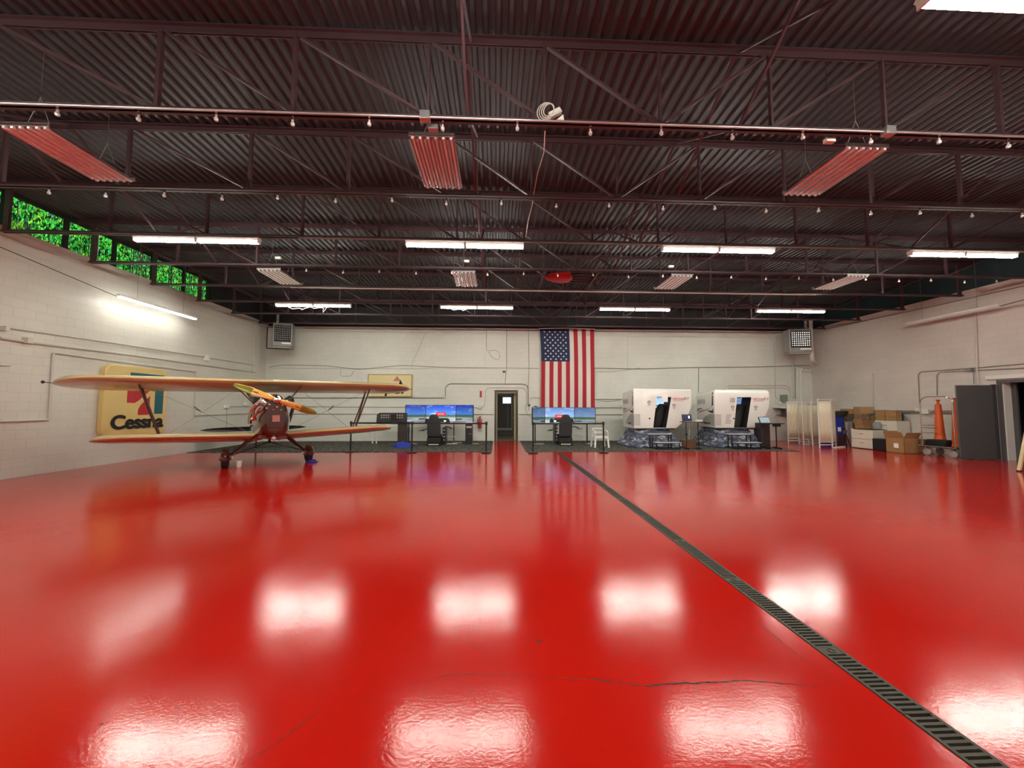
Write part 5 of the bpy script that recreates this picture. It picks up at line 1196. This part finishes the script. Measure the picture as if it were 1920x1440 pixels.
# right operator stand with tilted display
q = at(1444, 843, Z=GZ); t = thing('monitor_stand', 'black operator stand right of the farther white pod', 'stand', (q.x+.22, q.y+.2, GZ))
hd = .93
MB().box(-.42, .42, -.12, .22, hd-.03, hd).build('top', 'black', t)
for x in (-.20, .22):
    MB().tube([(x, .06, .04), (x, .06, hd-.03)], .022, 8).build('leg', 'black', t); MB().bar((x, -.2, .03), (x+.1, .35, .03), .04, .05).build('foot', 'black', t)
MB().box(.13, .30, -.08, .12, hd-.12, hd-.03).build('hinge_block', 'black', t)
dk = t.location.copy()
t = thing('tablet_display', 'tilted grey-blue touch display on the right operator stand', 'display', (dk.x-.2, dk.y, GZ+hd+.001))
T = Matrix.Rotation(R(-25), 4, 'X'); MB().box(-.20, .20, 0, .03, 0.0, .25, T).build('casing', 'black', t, bevel=.006); MB().box(-.18, .18, -.004, -.001, .02, .23, T).build('display', mat('pale_display', (.3, .36, .4), .15, emit=(.25, .35, .45), es=.5), t)
tag(MB().box(dk.x-.08, dk.x+.28, dk.y+.45, dk.y+.85, GZ, GZ+.92).build('pc_cabinet', mat('dark_brown_cabinet', (.035, .022, .022), .5), bevel=.01), 'dark brown cabinet behind the right operator stand', 'cabinet')
tag(MB().cbox((dk.x+1.05, 16.9, 1.05), (.12, .3, 2.1)).build('tall_panel', 'white'), 'tall narrow white panel behind the farther white pod', 'panel')

# ================================================================ clutter along the right wall
def fscreen(pts, h, label, closed_last=None):
    """folding screen: consecutive panels between floor points"""
    t = thing('folding_screen', label, 'folding screen', (pts[0][0], pts[0][1], 0)); o0_ = Vector((pts[0][0], pts[0][1], 0))
    for i in range(len(pts)-1):
        a = Vector((*pts[i], 0))-o0_; c = Vector((*pts[i+1], 0))-o0_; L = (c-a).length; an = math.atan2(c.y-a.y, c.x-a.x)
        T = Matrix.Translation(a) @ Matrix.Rotation(an, 4, 'Z') @ Matrix.Translation((0, 0, 0))
        b = MB()
        for x in (0.0, L-.035): b.box(x, x+.032, -.015, .015, 0, h, T)
        for z in (.10, .20, h-.05, h-.13): b.box(.032, L-.035, -.012, .012, z, z+.03, T)
        fr = b.build('panel_frame', 'white', t)
        nn = 40; P = []; rr = random.Random(i+9)
        ph = rr.uniform(0, 6)
        rows = []
        for z in (.22, h*.35, h*.65, h-.12):
            rows.append([T @ Vector((.035+(L-.07)*k/nn, .011*math.sin(k*1.25+ph)*(1+.3*math.sin(z*2)), z)) for k in range(nn+1)])
        vs = [v for r_ in rows for v in r_]; fs = [(j*(nn+1)+k, j*(nn+1)+k+1, (j+1)*(nn+1)+k+1, (j+1)*(nn+1)+k) for j in range(3) for k in range(nn)]
        o = MB().add(vs, fs).build('cloth_panel', 'cloth', fr, smooth=True); o.modifiers.new('s', 'SOLIDIFY').thickness = .003
    return t
g2 = lambda px, py: tuple(at(px, py, Z=0).xy)
fscreen([g2(1477.5, 831), g2(1499.5, 831.5), g2(1507, 834), g2(1517, 833.3), g2(1524, 836), g2(1537, 835)], 1.78, 'rear cream folding screen spread out beside the right stand')
fscreen([g2(1536.5, 840), g2(1561.5, 839.5), g2(1568, 837)], 1.86, 'front cream folding screen standing before the blue locker')
q = at(1544, 833, Z=0)
b = MB().bar((at(1502, 833, Z=0)+Vector((0, -.1, .02))), at(1520, 833, Z=0)+Vector((0, -.1, .02)), .05, .04); tag(b.build('floor_batten', 'white'), 'short white foot bar below the rear folding screen', 'bar')
b = MB().bar((at(1560, 839.5, Z=0)+Vector((0, -.12, .02))), at(1578, 838, Z=0)+Vector((0, -.12, .02)), .06, .05); tag(b.build('floor_batten', 'white'), 'white foot bar on the floor in front of the blue locker', 'bar')
# blue locker
q = at(1571, 836, Z=0); LY = 14.7; q = at(1569, 836, Y=LY); t = thing('locker', 'blue steel locker beside the front folding screen', 'locker', (q.x, LY, 0), R(-8))
hz = at(1571, 779, Y=LY).z
MB().box(-.30, .28, 0, .5, 0.0, hz).build('body', 'locker', t, bevel=.008); d = MB().box(-.27, .25, -.02, 0, .06, hz-.04).build('door', 'locker', t, bevel=.005)
b = MB()
for i in range(5): b.box(-.20, -.02, -.026, -.018, hz-.18-.05*i, hz-.165-.05*i)
b.build('vent_slots', 'blackm', d); MB().box(.05, .17, -.026, -.018, hz-.62, hz-.46).build('sticker', 'paper', d)
# folded easel / tripod stuff with bag
q = at(1602, 820, Y=14.25); t = thing('tripod_bundle', 'dark reddish tripod and stand bundle beside the cream cabinets', 'tripod', (q.x, q.y+.35, 0))
for a, c, r_ in (((0, 0, 0), (.02, .1, 1.35), .02), ((.12, -.05, 0), (-.05, .05, .75), .015), ((-.25, 0, .12), (.05, .0, .62), .018), ((-.12, .2, 0), (.05, .1, 1.1), .02), ((-.45, -.1, .22), (.02, .05, .55), .012)): MB().tube([a, c], r_, 8).build('pole', 'maroon2', t)
MB().box(-.32, .02, .05, .3, .0, .5).build('folded_cover', mat('dark_red_vinyl', (.07, .012, .015), .5), t, bevel=.03)
q2 = t.location.copy()
b = MB(); rr = random.Random(8)
b.loft([[Vector((q2.x-.12+(.30-.05*abs(i-1.5))*math.cos(a*PI/8)*rr.uniform(.85, 1.1)+.05*i, q2.y+.15+.16*math.sin(a*PI/8), 1.18+.07*i)) for a in range(16)] for i in range(4)])
tag(b.build('duffel_bag', 'blackm', smooth=True), 'black bag heaped on top of the tripod bundle', 'bag')
b = MB()
b.loft([[Vector((q2.x-.28+(.16-.03*abs(i-1.5))*math.cos(a*PI/8)*rr.uniform(.85, 1.1), q2.y+.25+.12*math.sin(a*PI/8), .6+.15*i)) for a in range(16)] for i in range(4)])
tag(b.build('dark_jacket', mat('navy_cloth', (.012, .018, .05), .8), smooth=True), 'dark blue cloth hanging between the locker and the tripod', 'cloth')
# cream filing cabinets: drawers face the middle of the hall
def cabinet(x0, x1, y0, y1, z1, label, nd):
    t = thing('filing_cabinet', label, 'cabinet', (x0, y0, 0)); W_ = x1-x0; D_ = y1-y0
    MB().box(0, W_, 0, D_, 0.02, z1).build('body', 'cream', t, bevel=.004); MB().box(.02, W_-.02, .02, D_-.02, 0, .02).build('plinth', 'blackm', t)
    h = (z1-.05)/nd
    for i in range(nd):
        d = MB().box(-.018, 0, .015, D_-.015, .035+i*h, .035+(i+1)*h-.012).build('drawer', 'cream', t, bevel=.003)
        MB().box(-.036, -.02, D_*.42, D_*.58, .035+i*h+h*.55, .035+i*h+h*.61).build('handle', 'podgrey', d)
    return t
cabinet(13.59, 14.10, 13.42, 14.26, .71, 'cream two-drawer cabinet, the lower one standing in front', 2)
cabinet(14.19, 14.70, 13.13, 13.90, 1.04, 'taller cream cabinet against the right wall carrying four cardboard boxes', 3)
tag(MB().box(13.56, 14.12, 13.40, 14.1, .712, .725).build('tray', 'blackm'), 'flat black tray on top of the front cream cabinet', 'tray')
def carton(c, d, rz, label, m='card', open_=False, lab=False, z0=0):
    t = thing('cardboard_box', label, 'box', (c[0], c[1], z0), rz); w_, l_, h = d
    if open_:
        b = MB().box(-w_/2, w_/2, -l_/2, l_/2, 0, .01); tk = .008
        for x0, x1, y0, y1 in ((-w_/2, -w_/2+tk, -l_/2, l_/2), (w_/2-tk, w_/2, -l_/2, l_/2), (-w_/2, w_/2, -l_/2, -l_/2+tk), (-w_/2, w_/2, l_/2-tk, l_/2)): b.box(x0, x1, y0, y1, 0, h)
        b.build('body', m, t)
        for i, (sx, sy, an) in enumerate(((-1, 0, 70), (1, 0, 8), (0, -1, 62), (0, 1, 75))):
            T = Matrix.Translation((sx*w_/2, sy*l_/2, h)) @ Matrix.Rotation(math.atan2(sy, sx), 4, 'Z') @ Matrix.Rotation(R(-an), 4, 'Y'); hw = (l_ if sx else w_)/2
            MB().box(0, .22, -hw, hw, -.004, .004, T).build('flap', m, t)
    else:
        bd = MB().box(-w_/2, w_/2, -l_/2, l_/2, 0, h).build('body', m, t, bevel=.006)
        b = MB().box(-.025, .025, -l_/2-.002, l_/2+.002, h, h+.002); b.box(-.025, .025, -l_/2-.003, -l_/2, h-.09, h+.002); b.build('tape_strip', 'tape', t)
    if lab: MB().box(-.04, .09, -l_/2-.004, -l_/2-.001, h*.35, h*.60).build('shipping_label', 'paper', t)
    return t
def cp(px, py, Y_): p = at(px, py, Y=Y_); return p
carton((13.70, 12.54), (.50, .60, .50), 0, 'open cardboard box with white label on the floor before the cabinets', 'card', True, False)
o = MB().box(-.255, -.2505, -.12, .03, .17, .32).build('shipping_label', 'paper', bpy.data.objects['cardboard_box'])
carton((14.28, 12.72), (.46, .42, .46), R(8), 'plainer cardboard box between the open box and the luggage cart', 'tape')
t = thing('speaker_box', 'black box on the floor between cabinet and open cardboard box', 'box', (13.70, 13.13, 0), 0); MB().box(-.2, .2, -.2, .24, 0, .42).build('case', 'black', t, bevel=.02); MB().box(-.206, -.2, -.17, .2, .05, .37).build('grille', 'blackm', t)
zt_ = 1.041
for x, y, z0, d, lb in ((14.30, 13.71, zt_, (.2, .33, .18), 'cardboard box, lower far one of the four on the taller cabinet'), (14.30, 13.71, zt_+.182, (.2, .33, .21), 'cardboard box, upper far one of the four on the taller cabinet'),
                      (14.31, 13.33, zt_, (.22, .38, .18), 'cardboard box, lower near one of the four on the taller cabinet'), (14.31, 13.33, zt_+.182, (.22, .38, .20), 'cardboard box, upper near one of the four on the taller cabinet')):
    carton((x, y), d, 0, lb, 'card', z0=z0)
for x, y, lb in ((14.515, 13.26, 'left dark glass jug beside the boxes on the taller cabinet'), (14.64, 13.38, 'right dark glass jug beside the boxes on the taller cabinet')):
    t = thing('glass_jug', lb, 'jug', (x, y, zt_), 0, 'dark glass jugs on the rear cabinet')
    MB().lathe([(.05, 0), (.08, .01), (.085, .14), (.082, .22), (.06, .27), (.035, .28), (.035, .30)], None, 16).build('body', mat('smoky_glass', (.03, .04, .07), .08, .2, coat=1), t, smooth=True); MB().lathe([(.037, .295), (.037, .32), (.01, .322)], None, 12).build('lid', 'black', t)
carton((13.82, 14.0), (.30, .36, .13), 0, 'tan open-flapped box on top of the front cream cabinet', 'card', True, z0=.727)
t = thing('rear_table', 'grey side table behind the front cream cabinet, loaded with boxes', 'table', (14.15, 14.80, 0)); MB().box(-.46, .46, -.45, .4, .94, .97).build('tabletop', 'podgrey', t)
for sx in (-.42, .42):
    for sy in (-.4, .36): MB().box(sx-.02, sx+.02, sy-.02, sy+.02, 0, .94).build('leg', 'podgrey', t)
def atx(px): return at(px, 780, Y=14.55).x
carton((atx(1617), 14.56), (.40, .3, .30), R(6), 'brown taped box with white mark, lower of the pair on the grey table', 'card2', False, False, z0=.972)
MB().lathe([(.025, 0), (.025, .004), (.01, .005)], Matrix.Translation((.06, -.152, .16)) @ Matrix.Rotation(R(90), 4, 'X'), 12).build('white_mark', 'paper', bpy.data.objects['rear_table'].children[0].parent and [o_ for o_ in bpy.data.objects if o_.get('label', '').startswith('brown taped box')][0])
carton((atx(1634)+.02, 14.5), (.30, .26, .22), R(-4), 'small tan box on the grey table beside the taped box', 'card', z0=.972)
carton((atx(1622), 14.60), (.48, .38, .28), R(-10), 'crumpled shiny brown parcel on top of the heap', 'tape', z0=1.275)
carton((atx(1603)+.12, 14.98), (.34, .3, .22), R(2), 'flat tan box at the top left of the heap', 'card', z0=1.252)
tag(MB().box(atx(1603)-.06, atx(1603)+.28, 14.84, 15.12, .972, 1.25).build('grey_crate', mat('taupe', (.16, .12, .10), .8), bevel=.01), 'taupe crate under the flat tan box on the grey table', 'crate')
tag(MB().box(14.03, 14.09, 13.6, 14.0, .727, 1.0).build('grey_monitor', mat('silver_grey', (.35, .35, .37), .4), bevel=.006), 'grey flat panel standing on the right edge of the front cabinet', 'panel')

# ================================================================ luggage cart with cones
CXc, CYc = 14.05, 11.52; CRZ = R(-90)
t = thing('luggage_cart', 'chrome-framed luggage cart holding orange cones, left of the open grey door', 'cart', (CXc, CYc, 0), CRZ)
zd = .32; Lc = 1.0
MB().box(-Lc/2, Lc/2, -.32, .32, zd-.05, zd-.005).build('platform', 'blackm', t)
b = MB()
for y in (-.33, .33): b.box(-Lc/2-.02, Lc/2+.02, y-.012, y+.012, zd-.03, zd)
for x in (-Lc/2-.01, Lc/2+.01): b.box(x-.012, x+.012, -.33, .33, zd-.03, zd)
b.build('bumper_rail', 'galv', t)
for y in (-.28,): MB().tube(arc_pts([(-Lc/2+.05, y, zd), (-Lc/2+.05, y, 1.74), (-Lc/2+.2, y, 1.86), (Lc/2-.2, y, 1.86), (Lc/2-.05, y, 1.74), (Lc/2-.05, y, zd)], .1), .016, 10).build('hoop', 'chrome', t, smooth=True)
MB().tube(arc_pts([(-Lc/2+.05, .28, zd), (-Lc/2+.05, .28, .95), (-Lc/2+.05, -.28, .95)], .05), .012, 8).build('side_rail', 'galv', t)
for z in (.72, .88, ): MB().tube([(-Lc/2+.05, -.28, z), (-Lc/2+.5, -.28, z)], .010, 8).build('cross_rail', 'chrome', t)
MB().tube([(-Lc/2+.33, -.28, 1.85), (-Lc/2+.45, -.28, 1.72)], .012, 8).build('hook_brace', 'galv', t)
for x, y in ((-.36, -.24), (.36, -.24), (-.4, .24), (.4, .24)):
    wh = MB().lathe([(.02, -.025), (.10, -.025), (.115, -.015), (.115, .015), (.10, .025), (.02, .025)], Matrix.Translation((x, y, .115)) @ Matrix.Rotation(R(90), 4, 'X'), 20).build('wheel', 'podgrey', t, smooth=True)
    MB().box(x-.03, x+.03, y-.04, y+.04, .2, zd-.05).build('caster_fork', 'galv', wh)
M_cart = t.matrix_basis.copy(); Mc = Matrix.Translation((CXc, CYc, 0)) @ Matrix.Rotation(CRZ, 4, 'Z')
for i in range(3):
    q = Mc @ Vector((-.18, .0, 0)); tt = thing('rubber_cone_base', 'black square rubber base in the stack on the luggage cart', 'cone base', (q.x+.012*i, q.y, zd+.001+.062*i), CRZ+R(3*i), 'stacked black cone bases')
    MB().box(-.29, .29, -.22, .22, 0, .035).build('slab', 'rubber', tt, bevel=.008); MB().box(-.27, .27, -.19, .19, .035, .06).build('raised_rim', 'rubber', tt, bevel=.008)
def cone(x, y, z0, label, h=1.42):
    q = Mc @ Vector((x, y, 0)); t = thing('traffic_delineator', label, 'traffic cone', (q.x, q.y, z0), 0, 'tall orange delineators')
    MB().lathe([(.135, 0), (.14, .02), (.125, .05), (.12, .16), (.126, .165), (.126, .175), (.117, .18), (.075, h-.18), (.07, h-.15), (.035, h-.13)], None, 24).build('cone_body', 'orange', t, smooth=True)
    MB().lathe([(.035, h-.14), (.03, h-.08), (.028, h-.06), (.055, h-.04), (.06, h-.01), (.05, h)], None, 16).build('handle_knob', 'orange', t, smooth=True)
cone(-.20, .04, zd+.001+.062*3, 'tall orange traffic delineator, left one on the luggage cart', 1.27)
cone(.27, .03, zd+.001, 'tall orange traffic delineator half hidden by the open grey door', 1.50)

# ================================================================ open grey door leaf and wooden easel leg
a = Vector((hg.x, hg.y, 0)); c = Vector((fe.x, fe.y, 0)); L = (c-a).length; an = math.atan2(c.y-a.y, c.x-a.x)
hh = at(1801, 722.5, Y=fe.y).z
t = thing('door_leaf', 'large dark grey door leaf standing open at the right', 'door', (a.x, a.y, 0), an)
MB().box(0, L, -.022, .022, .015, hh).build('slab', 'doorgrey', t, bevel=.003)
MB().box(-.085, -.0, -.03, .03, .015, hh+.02).build('hinge_stile', mat('dark_jamb', (.05, .045, .05), .5), t)
q = at(1911, 884, Z=0); t = thing('wooden_easel', 'pale wooden easel standing at the right edge with black foot caps', 'easel', (q.x, q.y, 0))
lg0 = None
for a, c in (((0, 0, .02), (.58, .1, 1.5)), ((1.2, .0, .02), (.66, .1, 1.5)), ((.75, -.55, .02), (.63, .06, 1.45))):
    lg = MB().bar(a, c, .045, .06, (0, 1, 0)).build('leg', 'lwood', t); MB().cbox((a[0], a[1], .015), (.06, .07, .03)).build('foot_cap', 'rubber', lg)
MB().box(.3, .95, .02, .07, .68, .72).build('shelf', 'lwood', t)
